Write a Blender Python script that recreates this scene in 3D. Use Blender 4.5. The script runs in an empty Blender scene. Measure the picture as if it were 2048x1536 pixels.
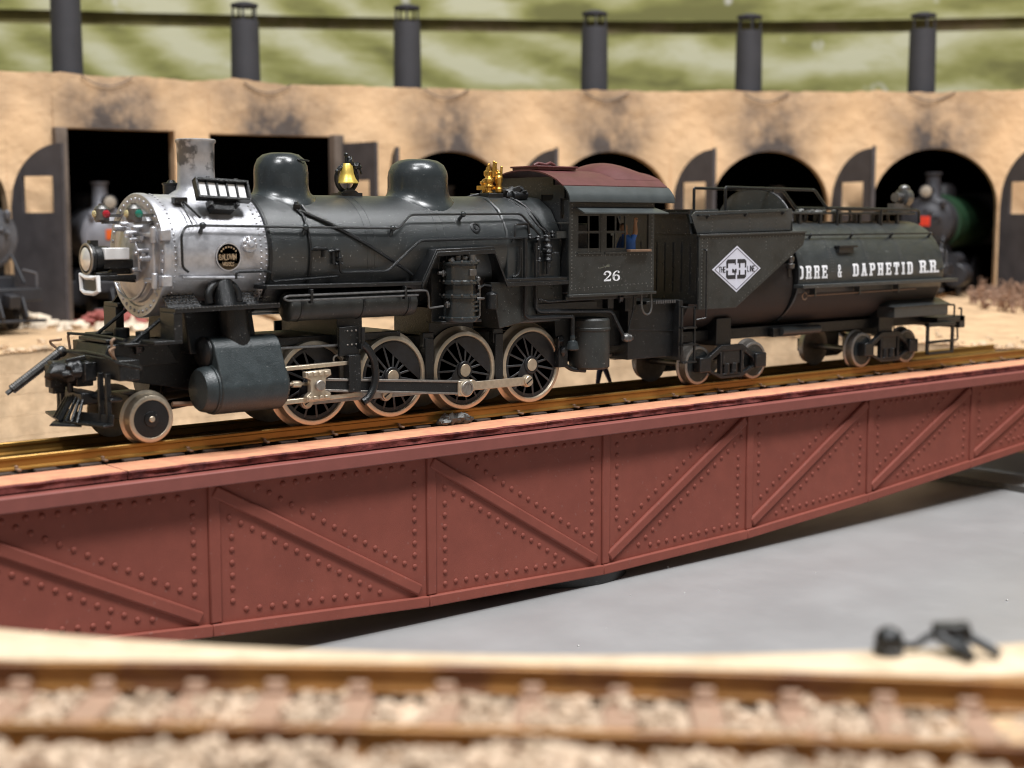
import bpy, bmesh, math, random
from math import sin, cos, pi, radians, sqrt, atan2, hypot
from mathutils import Vector, Matrix, noise
random.seed(7)
S = bpy.context.scene
COL = S.collection
S.unit_settings.scale_length = 0.01          # 1 unit = 1 cm: an HO scale model railway at its real size

# ------------------------------------------------------------------ camera
cam = bpy.data.cameras.new('camera'); camo = bpy.data.objects.new('camera', cam); COL.objects.link(camo)
cam.sensor_fit = 'HORIZONTAL'; cam.sensor_width = 36; cam.lens = 50.554
CP = Vector((-16.453, -27.134, 4.3595)); YAW, PITCH = radians(40.07), radians(6.47)
fw = Vector((sin(YAW)*cos(PITCH), cos(YAW)*cos(PITCH), -sin(PITCH))); rt = Vector((cos(YAW), -sin(YAW), 0)); up = rt.cross(fw)
camo.matrix_world = Matrix(((rt.x, up.x, -fw.x, CP.x), (rt.y, up.y, -fw.y, CP.y), (rt.z, up.z, -fw.z, CP.z), (0, 0, 0, 1)))
cam.clip_start = 0.1; cam.clip_end = 2000
cam.dof.use_dof = True; cam.dof.focus_distance = 33.0; cam.dof.aperture_fstop = 0.245
S.camera = camo

# ------------------------------------------------------------------ light: two ceiling lamps of a room and one added lamp for the background
w = bpy.data.worlds.new('World'); S.world = w; w.use_nodes = True
w.node_tree.nodes['Background'].inputs[0].default_value = (0.86, 0.94, 1.0, 1)
w.node_tree.nodes['Background'].inputs[1].default_value = 0.18
def overhead_lamp(name, loc, target, sx, sy, power, col=(.985, .99, 1.0)):
    l = bpy.data.lights.new(name, 'AREA'); l.shape = 'RECTANGLE'; l.size = sx; l.size_y = sy; l.energy = power; l.color = col
    o = bpy.data.objects.new(name, l); COL.objects.link(o); o.location = loc
    o.rotation_euler = (Vector(target) - Vector(loc)).to_track_quat('-Z', 'Y').to_euler()
overhead_lamp('overhead_lamp', (-52, -48, 118), (0, 0, 0), 26, 26, 130000)
overhead_lamp('overhead_lamp', (34, -58, 122), (8, 0, 0), 30, 24, 140000)
overhead_lamp('overhead_lamp', (8, -18, 150), (22, 28, 4), 80, 30, 185000)  # added lamp to brighten the engine house, no known fixture
S.view_settings.view_transform = 'Standard'; S.view_settings.look = 'None'; S.view_settings.exposure = 0.0; S.view_settings.gamma = 1.0
S.cycles.use_denoising = True
S.cycles.max_bounces = 6; S.cycles.filter_width = 1.0

# ------------------------------------------------------------------ materials
def lin(c): return tuple((v/12.92 if v <= .04045 else ((v+.055)/1.055)**2.4) for v in c)
def rgb(r, g, b): return lin((r/255, g/255, b/255))
def mat(name, col, rough=.5, metal=0., var=.12, vs=6., bump=.0, bs=40., rv=.12, spec=.5, col2=None, c2s=3., c2t=(.5, .62), coat=0., speck=0., ss=26.):
    m = bpy.data.materials.new(name); m.use_nodes = True; nt = m.node_tree; N = nt.nodes; L = nt.links
    p = N['Principled BSDF']; p.inputs['Metallic'].default_value = metal; p.inputs['Specular IOR Level'].default_value = spec
    if coat: p.inputs['Coat Weight'].default_value = coat; p.inputs['Coat Roughness'].default_value = .15
    tc = N.new('ShaderNodeTexCoord')
    n1 = N.new('ShaderNodeTexNoise'); n1.inputs['Scale'].default_value = vs; n1.inputs['Detail'].default_value = 6; L.new(tc.outputs['Object'], n1.inputs['Vector'])
    r1 = N.new('ShaderNodeValToRGB'); e = r1.color_ramp.elements
    e[0].position = .3; e[1].position = .72
    e[0].color = (*[c*(1-var) for c in col], 1); e[1].color = (*[min(1, c*(1+var)) for c in col], 1)
    L.new(n1.outputs['Fac'], r1.inputs['Fac']); out = r1.outputs['Color']
    if col2:
        n2 = N.new('ShaderNodeTexNoise'); n2.inputs['Scale'].default_value = c2s; n2.inputs['Detail'].default_value = 8; n2.inputs['Roughness'].default_value = .65
        L.new(tc.outputs['Object'], n2.inputs['Vector'])
        r2 = N.new('ShaderNodeValToRGB'); r2.color_ramp.elements[0].position = c2t[0]; r2.color_ramp.elements[1].position = c2t[1]
        L.new(n2.outputs['Fac'], r2.inputs['Fac'])
        mx = N.new('ShaderNodeMix'); mx.data_type = 'RGBA'; mx.inputs[7].default_value = (*col2, 1)
        L.new(r2.outputs['Color'], mx.inputs[0]); L.new(out, mx.inputs[6]); out = mx.outputs[2]
    if speck:
        n4 = N.new('ShaderNodeTexNoise'); n4.inputs['Scale'].default_value = ss; n4.inputs['Detail'].default_value = 1.5; L.new(tc.outputs['Object'], n4.inputs['Vector'])
        r4 = N.new('ShaderNodeValToRGB'); r4.color_ramp.elements[0].position = .70; r4.color_ramp.elements[1].position = .74; r4.color_ramp.elements[1].color = (speck, speck, speck, 1); L.new(n4.outputs['Fac'], r4.inputs['Fac'])
        m4 = N.new('ShaderNodeMix'); m4.data_type = 'RGBA'; m4.inputs[7].default_value = (.45, .44, .42, 1); L.new(r4.outputs['Color'], m4.inputs[0]); L.new(out, m4.inputs[6]); out = m4.outputs[2]
    L.new(out, p.inputs['Base Color'])
    mr = N.new('ShaderNodeMapRange'); mr.inputs[3].default_value = max(.03, rough-rv); mr.inputs[4].default_value = min(1, rough+rv)
    L.new(n1.outputs['Fac'], mr.inputs[0]); L.new(mr.outputs[0], p.inputs['Roughness'])
    if bump:
        n3 = N.new('ShaderNodeTexNoise'); n3.inputs['Scale'].default_value = bs; n3.inputs['Detail'].default_value = 4; L.new(tc.outputs['Object'], n3.inputs['Vector'])
        b = N.new('ShaderNodeBump'); b.inputs['Strength'].default_value = bump; b.inputs['Distance'].default_value = .02
        L.new(n3.outputs['Fac'], b.inputs['Height']); L.new(b.outputs[0], p.inputs['Normal'])
    return m
BLK = mat('black_paint', (.0075, .0082, .009), .31, 0, .3, 5, .5, 45, .08, spec=.55, speck=.35)
JKT = mat('boiler_black', (.016, .019, .0197), .31, 0, .25, 3, .4, 60, .06, spec=1., speck=.5)
DOM = mat('dome_gloss_black', (.024, .0285, .030), .26, 0, .2, 4, .10, 30, .06, speck=.14)
OLV = mat('cab_olive_black', (.028, .0295, .0275), .42, 0, .2, 4, .4, 60, spec=.5, col2=(.018, .019, .0175), c2s=2.2, speck=.4)
TNK = mat('tender_black', (.027, .0305, .031), .36, 0, .2, 3, .45, 50, .08, spec=.8, speck=.5)
BRN = mat('tank_bounce_brown', (.022, .015, .012), .6, 0, .3, 6, .3, 60)  # brown tint carries the warm light bounced up from the ground
SLV = mat('silver_paint', (.50, .50, .525), .34, .6, .13, 5, .25, 30, .10, col2=(.29, .29, .31), c2s=2.2, c2t=(.48, .72))
SLW = mat('worn_silver_paint', (.42, .42, .44), .36, .5, .14, 5, .3, 30, .10, col2=(.11, .11, .115), c2s=1.5, c2t=(.53, .60))
WHC = mat('wheel_centre_black', (.016, .016, .018), .35, 0, .3, 8, .2, 50)
CYL = mat('cylinder_cast_black', (.026, .0335, .0355), .36, 0, .25, 5, .45, 42, .06, spec=.6, speck=.2)
NKL = mat('nickel', (.60, .51, .39), .34, .7, .1, 12, .1, 60)
NKD = mat('worn_nickel', (.34, .31, .28), .4, .8, .15, 12, .15, 60)
STL = mat('dark_steel', (.16, .155, .15), .38, .8, .2, 10, .2, 60)
GLD = mat('brass', (.62, .36, .08), .3, .9, .15, 10, .2, 30)
BEL = mat('bell_gold', (.66, .47, .10), .38, .6, .12, 8, .1, 30)
PLT = mat('builder_plate_bronze', (.07, .048, .026), .45, .5, .2, 12)
PLL = mat('builder_plate_letters', (.55, .42, .28), .4, .7, .1, 12)
RED = mat('cab_roof_red', (.090, .024, .024), .5, 0, .12, 3, .25, 60)
GRR = mat('cab_eave_grey', (.042, .049, .05), .42, 0, .12, 3, .25, 60)
WHT = mat('white_lettering', (.80, .80, .82), .5, 0, .03, 4)
WHP = mat('white_paint', (.82, .82, .82), .4, 0, .04, 6)
LGO = mat('logo_lavender_white', (.62, .62, .70), .5, 0, .04, 8)
INK = mat('logo_ink', (.022, .022, .027), .5, 0, .05, 8)
LNS = mat('headlight_lens', (.78, .77, .72), .2, .3, .1, 5)
JWR = mat('red_jewel', (.35, .01, .02), .12, .2, .3, 30, coat=1.)
JWG = mat('green_jewel', (.01, .16, .11), .12, .2, .3, 30, coat=1.)
JWY = mat('amber_jewel', (.5, .42, .22), .15, .2, .3, 30, coat=1.)
MAR = mat('bridge_red_paint', (.245, .068, .048), .62, 0, .07, 2.2, .35, 60, .06, spec=.25, col2=(.20, .054, .039), c2s=.7, c2t=(.4, .8), speck=.07, ss=9.)
MRF = mat('bridge_flange_paint', (.215, .061, .048), .6, 0, .07, 2.5, .25, 60, .06)
WTP = mat('deck_plank_lit_worn_top', (.58, .265, .145), .85, 0, .12, 3.5, .5, 30, col2=(.50, .21, .125), c2s=2.0)  # worn tan, with strong overhead light also put into the colour
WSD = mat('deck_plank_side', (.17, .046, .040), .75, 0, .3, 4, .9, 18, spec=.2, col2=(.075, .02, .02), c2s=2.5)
TIE = mat('dark_tie', (.045, .028, .02), .75, 0, .3, 5, .5, 30)
BRS = mat('brass_rail', (.34, .19, .045), .36, .65, .12, 1.2, .08, 20, .06, col2=(.27, .14, .035), c2s=.5, c2t=(.45, .75))
RUS = mat('brown_brass_rail', (.25, .115, .028), .4, .4, .25, 1.2, .2, 20, col2=(.14, .055, .022), c2s=.9)
CLP = mat('rail_clip', (.22, .135, .085), .6, .1, .2, 6)
LMP = mat('dull_lead', (.12, .12, .115), .45, .5, .3, 5, .5, 20)
SKN = mat('figure_skin', (.30, .15, .075), .6, 0, .1, 6)
BLU = mat('figure_blue', (.03, .12, .42), .6, 0, .12, 6)
NVY = mat('figure_navy', (.055, .06, .12), .7, 0, .15, 6)
BLT = mat('figure_dark', (.03, .022, .018), .7, 0, .15, 6)

# ------------------------------------------------------------------ mesh helpers
def frame(d):
    d = Vector(d).normalized(); a = Vector((0, 0, 1)) if abs(d.z) < .9 else Vector((1, 0, 0))
    x = a.cross(d).normalized(); return x, d.cross(x), d
class MB:
    def __init__(s): s.v = []; s.f = []
    def add(s, vs, fs):
        o = len(s.v); s.v += [tuple(v) for v in vs]; s.f += [tuple(i+o for i in f) for f in fs]; return s
    def box(s, x0, x1, y0, y1, z0, z1):
        return s.hexa([(x0, y0, z0), (x1, y0, z0), (x1, y1, z0), (x0, y1, z0)], [(x0, y0, z1), (x1, y0, z1), (x1, y1, z1), (x0, y1, z1)])
    def hexa(s, a, b):
        n = len(a)
        return s.add(list(a)+list(b), [tuple(range(n-1, -1, -1)), tuple(range(n, 2*n))] + [(i, (i+1) % n, n+(i+1) % n, n+i) for i in range(n)])
    def bar(s, p, q, w, h, upv=(0, 0, 1)):
        p, q = Vector(p), Vector(q); d = (q-p).normalized(); x = Vector(upv).cross(d)
        if x.length < 1e-4: x = Vector((1, 0, 0)).cross(d)
        x.normalize(); y = d.cross(x)
        c = [x*a*w/2+y*b*h/2 for a, b in ((-1, -1), (1, -1), (1, 1), (-1, 1))]
        return s.hexa([p+k for k in c], [q+k for k in c])
    def lathe(s, prof, o=(0, 0, 0), d=(0, 0, 1), n=32, sx=1., a0=0.):
        x, y, d = frame(d); o = Vector(o); vs = []; fs = []; m = len(prof)
        for (r, h) in prof:
            for i in range(n):
                a = a0+2*pi*i/n; vs.append(o+d*h+(x*cos(a)*sx+y*sin(a))*max(r, 1e-4))
        for j in range(m-1):
            for i in range(n):
                k = (i+1) % n; fs.append((j*n+i, j*n+k, (j+1)*n+k, (j+1)*n+i))
        if prof[0][0] > 1e-3: fs.append(tuple(range(n-1, -1, -1)))
        if prof[-1][0] > 1e-3: fs.append(tuple((m-1)*n+i for i in range(n)))
        return s.add(vs, fs)
    def cyl(s, p, q, r, r2=None, n=20, bev=0.):
        p, q = Vector(p), Vector(q); l = (q-p).length; r2 = r if r2 is None else r2
        pr = [(r, 0), (r2, l)] if not bev else [(r-bev, 0), (r, bev), (r2, l-bev), (r2-bev, l)]
        return s.lathe(pr, p, q-p, n)
    def ring(s, p, q, r, ri, n=40, bev=0.):
        p, q = Vector(p), Vector(q); l = (q-p).length
        pr = [(ri, 0), (r-bev, 0), (r, bev), (r, l-bev), (r-bev, l), (ri, l), (ri, 0)]
        return s.lathe(pr, p, q-p, n)
    def tube(s, path, r, n=8, fil=0., closed=False):
        P = [Vector(p) for p in path]
        if fil:
            Q = [P[0]]
            for a, b, c in zip(P, P[1:], P[2:]):
                u, v = (a-b), (c-b); k = min(fil, u.length*.45, v.length*.45); u.normalize(); v.normalize(); s0, s1 = b+u*k, b+v*k
                for t in (0, .25, .5, .75, 1): Q.append(s0*(1-t)**2+b*2*t*(1-t)+s1*t*t)
            P = Q+[P[-1]]
        m = len(P); T = []
        for i in range(m):
            if closed: t = P[(i+1) % m]-P[i-1]
            else: t = P[min(i+1, m-1)]-P[max(i-1, 0)]
            T.append(t.normalized())
        x, y, _ = frame(T[0]); vs = []; fs = []
        for i in range(m):
            x = (x-T[i]*x.dot(T[i])).normalized(); y = T[i].cross(x); rr = r[i] if isinstance(r, (list, tuple)) else r
            vs += [P[i]+(x*cos(2*pi*j/n)+y*sin(2*pi*j/n))*rr for j in range(n)]
        for i in range(m if closed else m-1):
            k = (i+1) % m
            fs += [(i*n+j, i*n+(j+1) % n, k*n+(j+1) % n, k*n+j) for j in range(n)]
        if not closed: fs += [tuple(range(n-1, -1, -1)), tuple((m-1)*n+j for j in range(n))]
        return s.add(vs, fs)
    def ball(s, c, r, sc=(1, 1, 1), n=10, m=7):
        vs = [(c[0], c[1], c[2]-r*sc[2])]; fs = []
        for j in range(1, m):
            t = -pi/2+pi*j/m
            vs += [(c[0]+r*sc[0]*cos(t)*cos(2*pi*i/n), c[1]+r*sc[1]*cos(t)*sin(2*pi*i/n), c[2]+r*sc[2]*sin(t)) for i in range(n)]
        vs.append((c[0], c[1], c[2]+r*sc[2])); e = len(vs)-1
        for i in range(n):
            k = (i+1) % n; fs += [(0, 1+k, 1+i), (e, e-n+i, e-n+k)]
            fs += [(1+j*n+i, 1+j*n+k, 1+(j+1)*n+k, 1+(j+1)*n+i) for j in range(m-2)]
        return s.add(vs, fs)
    def prism(s, poly, f, t0, t1):
        """poly: 2-D points, f(u, v, t) -> 3-D"""
        return s.hexa([f(u, v, t0) for u, v in poly], [f(u, v, t1) for u, v in poly])
    def blob(s, c, r, seed, amp=.3, sc=(1, 1, 1), n=8, m=6):
        o = len(s.v); s.ball(c, r, sc, n, m)
        for i in range(o, len(s.v)):
            v = Vector(s.v[i])-Vector(c); k = 1+amp*noise.noise(v*(1.6/r)+Vector((seed*3.1, seed*1.7, seed)))*2
            s.v[i] = tuple(Vector(c)+v*k)
        return s
    def obj(s, name, m, parent=None, bev=0., smooth=40, fix=True):
        me = bpy.data.meshes.new(name); me.from_pydata(s.v, [], s.f)
        if fix:
            bm = bmesh.new(); bm.from_mesh(me); bmesh.ops.recalc_face_normals(bm, faces=bm.faces); bm.to_mesh(me); bm.free()
        for k in (m if isinstance(m, (list, tuple)) else [m]): me.materials.append(k)
        if smooth:
            me.shade_smooth(); me.set_sharp_from_angle(angle=radians(smooth))
        o = bpy.data.objects.new(name, me); COL.objects.link(o); put(o, parent)
        if bev:
            b = o.modifiers.new('edge', 'BEVEL'); b.width = bev; b.segments = 2; b.limit_method = 'ANGLE'; b.angle_limit = radians(40)
        return o
def wpos(o):
    M_ = o.matrix_basis.copy()
    return wpos(o.parent) @ o.matrix_parent_inverse @ M_ if o.parent else M_
def put(o, parent):
    if parent is not None:
        o.parent = parent; o.matrix_parent_inverse = wpos(parent).inverted()
def thing(name, label, cat, loc=(0, 0, 0), group=None):
    o = bpy.data.objects.new(name, None); o.empty_display_size = .3; COL.objects.link(o); o.location = loc
    return tag(o, label, cat, group)
def tag(o, label, cat, group=None):
    o['label'] = label; o['category'] = cat
    if group: o['group'] = group
    return o
def kind(o, k): o['kind'] = k; return o
def clone(o, parent, M_):
    """copy of a part (mesh shared) moved by the world matrix M_, with its sub-parts"""
    c = o.copy(); COL.objects.link(c); wm = M_ @ wpos(o)
    c.parent = parent; c.matrix_parent_inverse = wpos(parent).inverted() if parent else Matrix(); c.matrix_basis = wm
    for ch in list(o.children):
        d = ch.copy(); COL.objects.link(d); d.parent = c; d.matrix_parent_inverse = wm.inverted(); d.matrix_basis = M_ @ wpos(ch)
    return c
T = Matrix.Translation
MIR = Matrix.Diagonal((1, -1, 1, 1))
def SX(u, v, t): return (u, t, v)        # profile in x-z, extruded along y
def SY(u, v, t): return (t, u, v)        # profile in y-z, extruded along x
def SZ(u, v, t): return (u, v, t)
# ================================================================== the pit and the ground
PC = (7.6, 0.0); PR = 22.2; FZ = -4.55
SAND = mat('sandy_ground', (.56, .375, .215), .9, 0, .16, 1.2, .9, 9, col2=(.40, .265, .15), c2s=.5, c2t=(.48, .7))
PITF = mat('pit_floor_grey', (.285, .282, .28), .36, 0, .06, .6, .12, 30, .08, col2=(.245, .243, .242), c2s=.25, c2t=(.45, .75))
PITW = mat('pit_wall_tan', (.74, .52, .32), .9, 0, .2, 1.6, 1., 5, col2=(.52, .35, .205), c2s=.9, c2t=(.45, .72))
COPE = mat('pit_coping_cream', (.62, .485, .335), .75, 0, .14, 2.4, .8, 9, col2=(.47, .34, .21), c2s=1.6, c2t=(.46, .75))
BALL = mat('ballast_stone', (.55, .42, .305), .9, 0, .25, 1.1, .6, 14, col2=(.40, .30, .205), c2s=1.6, c2t=(.45, .75))
FTIE = mat('foreground_tie', (.33, .205, .135), .8, 0, .18, 1.6, .5, 18)

def polar(name, m, r0, r1, nr, na, zf, parent=None, a0=0., a1=2*pi, smooth=60):
    b = MB(); full = abs(a1-a0-2*pi) < 1e-6
    for i in range(nr+1):
        r = r0+(r1-r0)*i/nr
        for j in range(na if full else na+1):
            a = a0+(a1-a0)*j/na; x, y = PC[0]+r*cos(a), PC[1]+r*sin(a); b.v.append((x, y, zf(x, y, r)))
    c = na if full else na+1
    for i in range(nr):
        for j in range(na):
            k = (j+1) % c; b.f.append((i*c+j, i*c+k, (i+1)*c+k, (i+1)*c+j))
    return b.obj(name, m, parent, smooth=smooth)
kind(polar('pit_floor', PITF, .01, PR+.3, 6, 96, lambda x, y, r: FZ), 'structure')
b = MB(); random.seed(3)
for i in range(70):
    a, r = random.uniform(0, 2*pi), sqrt(random.uniform(0, 1))*PR*.98; s_ = random.choice((.015, .02, .025, .035))
    b.blob((PC[0]+r*cos(a), r*sin(a), FZ+s_*.4), s_, i, .3, n=5, m=4)
kind(tag(b.obj('grit', mat('pale_grit', (.48, .47, .45), .8, 0, .3, 9)), 'tiny pale specks of grit scattered on the grey pit floor', 'grit'), 'stuff')
pw = polar('pit_wall', PITW, PR+.10, PR+.18, 1, 120, lambda x, y, r: -.14 if r > PR+.14 else FZ); kind(pw, 'structure')
nc = 6
for i in range(nc):
    z0 = FZ+(4.41)*i/nc; z1 = FZ+4.41*(i+1)/nc
    bb = MB(); bb.lathe([(PR+.12, z0+.003), (PR+.006, z0+.003), (PR, z0+.015), (PR+.002*(i % 2), z1-.015), (PR+.006, z1-.003), (PR+.12, z1-.003)], (PC[0], PC[1], 0), (0, 0, 1), 140)
    bb.f = [f for f in bb.f if len(f) == 4]
    bb.obj('board_course', PITF if i < 1 else PITW, pw, smooth=12)
cop = MB(); prof = [(PR-.12, -.16), (PR-.12, -.05), (PR-.06, .0), (PR+.62, .005), (PR+.70, -.06), (PR+.70, -.2), (PR+.1, -.2)]
cop.lathe(prof, (PC[0], PC[1], 0), (0, 0, 1), 180); cop.f = [f for f in cop.f if len(f) == 4 and all(cop.v[i][1] < -6 for i in f)]
kind(cop.obj('pit_coping', COPE), 'structure')
rr = MB(); rr.lathe([(19.0, FZ+.005), (19.0, FZ+.2), (19.12, FZ+.2), (19.12, FZ+.005)], (PC[0], PC[1], 0), (0, 0, 1), 140); rr.f = [f for f in rr.f if len(f) == 4]
tag(rr.obj('ring_rail', STL), 'dark ring rail laid in a circle on the pit floor', 'rail')
def gz(x, y, r=0):
    k = max(0, min(1, (x-26)/20.))*max(0, min(1, (y-4)/6.)); k = k*k*(3-2*k)
    z = -.12+.72*k
    z += .16*noise.noise((x*.35, y*.35, 1.3))+.10*noise.noise((x*1.1, y*1.1, 4.))
    if r and r < PR+1.6: z = min(z, -.13+.07*noise.noise((x*.8, y*.8, 2.))+.05*noise.noise((x*2.5, y*2.5, 2.)))
    return z
kind(polar('ground', SAND, PR-.04, 118, 130, 300, gz), 'structure')
random.seed(21); b = MB()
for i in range(700):
    a = radians(random.uniform(-25, 135)); r_ = PR+.02+abs(random.gauss(0, 1))*(2.6 if i % 2 else .35); x, y = PC[0]+r_*cos(a), r_*sin(a); s_ = random.choice((.05, .07, .09, .14))
    b.blob((x, y, gz(x, y, r_)+s_*.4), s_, i, .4, (1.2, 1, .8), 6, 4)
kind(tag(b.obj('gravel', mat('sandy_gravel', (.55, .40, .26), .9, 0, .35, .8, .5, 10), smooth=25), 'sandy gravel scattered on the ground beyond the pit', 'gravel'), 'stuff')

# ================================================================== the turntable bridge
bridge = thing('turntable_bridge', 'brick red plate girder turntable bridge carrying the steam locomotive over the pit', 'bridge', (7.6, 0, FZ))
PW_ = 5.35; ZB = [-4.06, -3.93, -3.60, -3.18, -2.75]; XE0, XE1 = 7.6-21.9, 7.6+21.9; YW = -1.97; ZT = -.77
def vx(k): return 7.6+PW_*k
def zb(k): return ZB[abs(k)]
near = []
for k in range(-4, 4):
    b = MB(); b.prism([(vx(k)+.004, zb(k)), (vx(k+1)-.004, zb(k+1)), (vx(k+1)-.004, ZT), (vx(k)+.004, ZT)], SX, YW, YW+.1); near.append(b.obj('web_panel', MAR, bridge))
    b = MB(); b.hexa([(vx(k), YW-.10, zb(k)-.25), (vx(k), YW+.3, zb(k)-.25), (vx(k), YW+.3, zb(k)), (vx(k), YW-.10, zb(k))],
                     [(vx(k+1), YW-.10, zb(k+1)-.25), (vx(k+1), YW+.3, zb(k+1)-.25), (vx(k+1), YW+.3, zb(k+1)), (vx(k+1), YW-.10, zb(k+1))]); near.append(b.obj('bottom_flange', MAR, bridge, .03))
    if k >= 0: p, q = (vx(k)+.22, zb(k)+.16), (vx(k+1)-.1, ZT-.15)
    else: p, q = (vx(k+1)-.22, zb(k+1)+.16), (vx(k)+.1, ZT-.15)
    b = MB(); b.bar((p[0], YW-.005, p[1]), (q[0], YW-.005, q[1]), .15, .26); b2 = b.obj('diagonal_brace', MAR, bridge, .045); near.append(b2)
for k in range(-4, 5):
    b = MB(); b.prism([(vx(k)-.02, zb(k)+.003), (vx(k)+.24, zb(k)+.003), (vx(k)+.24, ZT-.003), (vx(k)-.02, ZT-.003)], SX, YW-.05, YW+.02); near.append(b.obj('stiffener', MAR, bridge, .03))
b = MB(); b.box(XE0, XE1, -2.34, -1.9, -.777, -.494); near.append(b.obj('top_flange', MRF, bridge, .025))
for o in near: clone(o, bridge, MIR)
for x in (XE0, XE1):
    b = MB(); b.box(min(x, x+.2 if x < 0 else x-.2), max(x, x+.2 if x < 0 else x-.2), -1.95, 1.95, -2.9, -.8); b.obj('end_beam', MAR, bridge, .03)
# rivets
RV = []
def clear(x, z, segs, d):
    for (ax, az, bx_, bz) in segs:
        vx_, vz_ = bx_-ax, bz-az; t = max(0, min(1, ((x-ax)*vx_+(z-az)*vz_)/(vx_*vx_+vz_*vz_)))
        if hypot(x-ax-t*vx_, z-az-t*vz_) < d: return False
    return True
for k in range(-3, 4):
    x0, x1 = vx(k), vx(k+1)
    D = (x0, zb(k), x1, ZT) if k >= 0 else (x1, zb(k+1), x0, ZT)
    L_ = hypot(D[2]-D[0], D[3]-D[1]); ux, uz = (D[2]-D[0])/L_, (D[3]-D[1])/L_; row = []
    for sgn in (1, -1):
        t = .95
        while t < L_-.5:
            row.append((D[0]+ux*t-uz*.40*sgn, D[1]+uz*t+ux*.40*sgn)); t += .30
    zz = -1.12
    while zz > min(zb(k), zb(k+1))+.25:
        row += [(x0+.50, zz), (x1-.34, zz)]; zz -= .262
    t = .5
    while t < PW_-.4:
        row += [(x0+t, zb(k)+(zb(k+1)-zb(k))*t/PW_+.22), (x0+t, ZT-.20)]; t += .30
    keep = []
    for (x, z) in row:
        if z > ZT-.18 or z < zb(k)+(zb(k+1)-zb(k))*(x-x0)/PW_+.16 or not (x0+.34 < x < x1-.2): continue
        if not clear(x, z, [D], .30): continue
        if any(hypot(x-a, z-c) < .2 for a, c in keep): continue
        keep.append((x, z))
    RV += keep
RV.sort(key=lambda p: hypot(p[0]-CP.x, p[1]-CP.z+0))
rm = MB(); rm.lathe([(.062, 0), (.057, .015), (.038, .031), (0, .038)], (0, 0, 0), (0, -1, 0), 8); r0 = rm.obj('rivet', MAR, None, smooth=60)
for i, (x, z) in enumerate(RV[:300]):
    o = r0 if i == 0 else r0.copy()
    if i: COL.objects.link(o)
    o.parent = bridge; o.matrix_parent_inverse = wpos(bridge).inverted(); o.location = (x, YW-.001, z)
if len(RV) > 300:
    b = MB()
    for x, z in RV[300:]: b.lathe([(.062, 0), (.057, .015), (.038, .031), (0, .038)], (x, YW-.001, z), (0, -1, 0), 8)
    kind(b.obj('far_rivets', MAR, bridge, smooth=60), 'stuff')
# deck planks along both edges
def plank(x0, x1, y0, y1, seed):
    b = MB(); n = int((x1-x0)/.14); zt, zl = -.307, -.462; P = []
    for i in range(n+1):
        x = x0+(x1-x0)*i/n; e = .038*noise.noise((x*1.9, seed, 0))+.022*noise.noise((x*8, seed, 1)); l = .05*max(0, noise.noise((x*.9, seed, 5)))
        m_ = .06*noise.noise((x*1.4, seed, 9))+.02*noise.noise((x*5, seed, 3))
        P.append([(x, y1, zl), (x, y1, zt), (x, y0+.03+e, zt+.006*noise.noise((x*3, seed, 7))), (x, y0+e, zt-.03), (x, y0+.012+abs(m_), -.40), (x, y0+.01+l, zl)])
    for i, r_ in enumerate(P): b.v += r_
    fm = []
    for i in range(n):
        for j in range(6):
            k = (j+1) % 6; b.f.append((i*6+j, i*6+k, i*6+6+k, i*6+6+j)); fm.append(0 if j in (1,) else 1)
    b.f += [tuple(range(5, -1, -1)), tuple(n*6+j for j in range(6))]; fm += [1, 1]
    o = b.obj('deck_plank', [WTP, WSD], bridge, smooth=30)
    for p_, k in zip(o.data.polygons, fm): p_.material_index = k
    return o
jn = [XE0, -4.83, 5.69, 17.4, XE1]
for i in range(4):
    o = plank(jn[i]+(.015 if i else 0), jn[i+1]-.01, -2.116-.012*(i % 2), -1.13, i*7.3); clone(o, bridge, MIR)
b = MB(); b.box(XE0+.1, XE1-.1, -1.10, 1.10, -.62, -.46); b.obj('deck_sheet', TIE, bridge)
tb = MB(); tb.box(-.21, .21, -1.118, 1.118, -.455, -.262); t0 = tb.obj('tie', TIE, bridge, .02); x = XE0+.4; i = 0
while x < XE1-.2:
    if i == 0: put(t0, bridge); t0.location.x = x
    else:
        c = t0.copy(); COL.objects.link(c); c.location.x = x
    x += .88; i += 1
RP = [(-.115, 0), (.115, 0), (.115, .028), (.022, .06), (.022, .172), (.048, .195), (.048, .24), (.032, .256), (-.032, .256), (-.048, .24), (-.048, .195), (-.022, .172), (-.022, .06), (-.115, .028)]
for s_ in (-1, 1):
    b = MB(); b.prism([(s_*.872+u, -.256+v) for u, v in RP], SY, XE0, XE1); b.obj('rail', BRS, bridge, smooth=30)
cb = MB(); cb.box(-.04, .04, -1.13, -.95, -.262, -.215); cb.box(-.03, .03, -.99, -.91, -.225, -.17); c0 = cb.obj('rail_clip', CLP, bridge, .015)
x = -13.6; i = 0
while x < XE1-.3:
    o = c0 if i == 0 else c0.copy()
    if i: COL.objects.link(o)
    o.location.x = x+random.uniform(-.06, .06)
    i += 1; x += 1.765
# centre pier under the bridge
b = MB(); b.lathe([(2.0, FZ+.002), (2.0, FZ+.25), (1.2, FZ+.35), (1.0, -2.2), (1.5, -1.9), (1.5, -1.6)], (7.6, 0, 0), (0, 0, 1), 28); b.obj('centre_pier', BLK, bridge)
# dull lump by the near rail
b = MB()
for i in range(9): b.blob((3.38+.085*i, -1.10-.03*(i % 2), -.22+.05*sin(i*.39)), .12+.05*sin(i*.39), i, .45, (1.1, .8, .7), 9, 7)
tag(b.obj('lead_lump', LMP, smooth=25), 'crumpled grey lump of lead lying against the near brass rail', 'lump')

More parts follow.
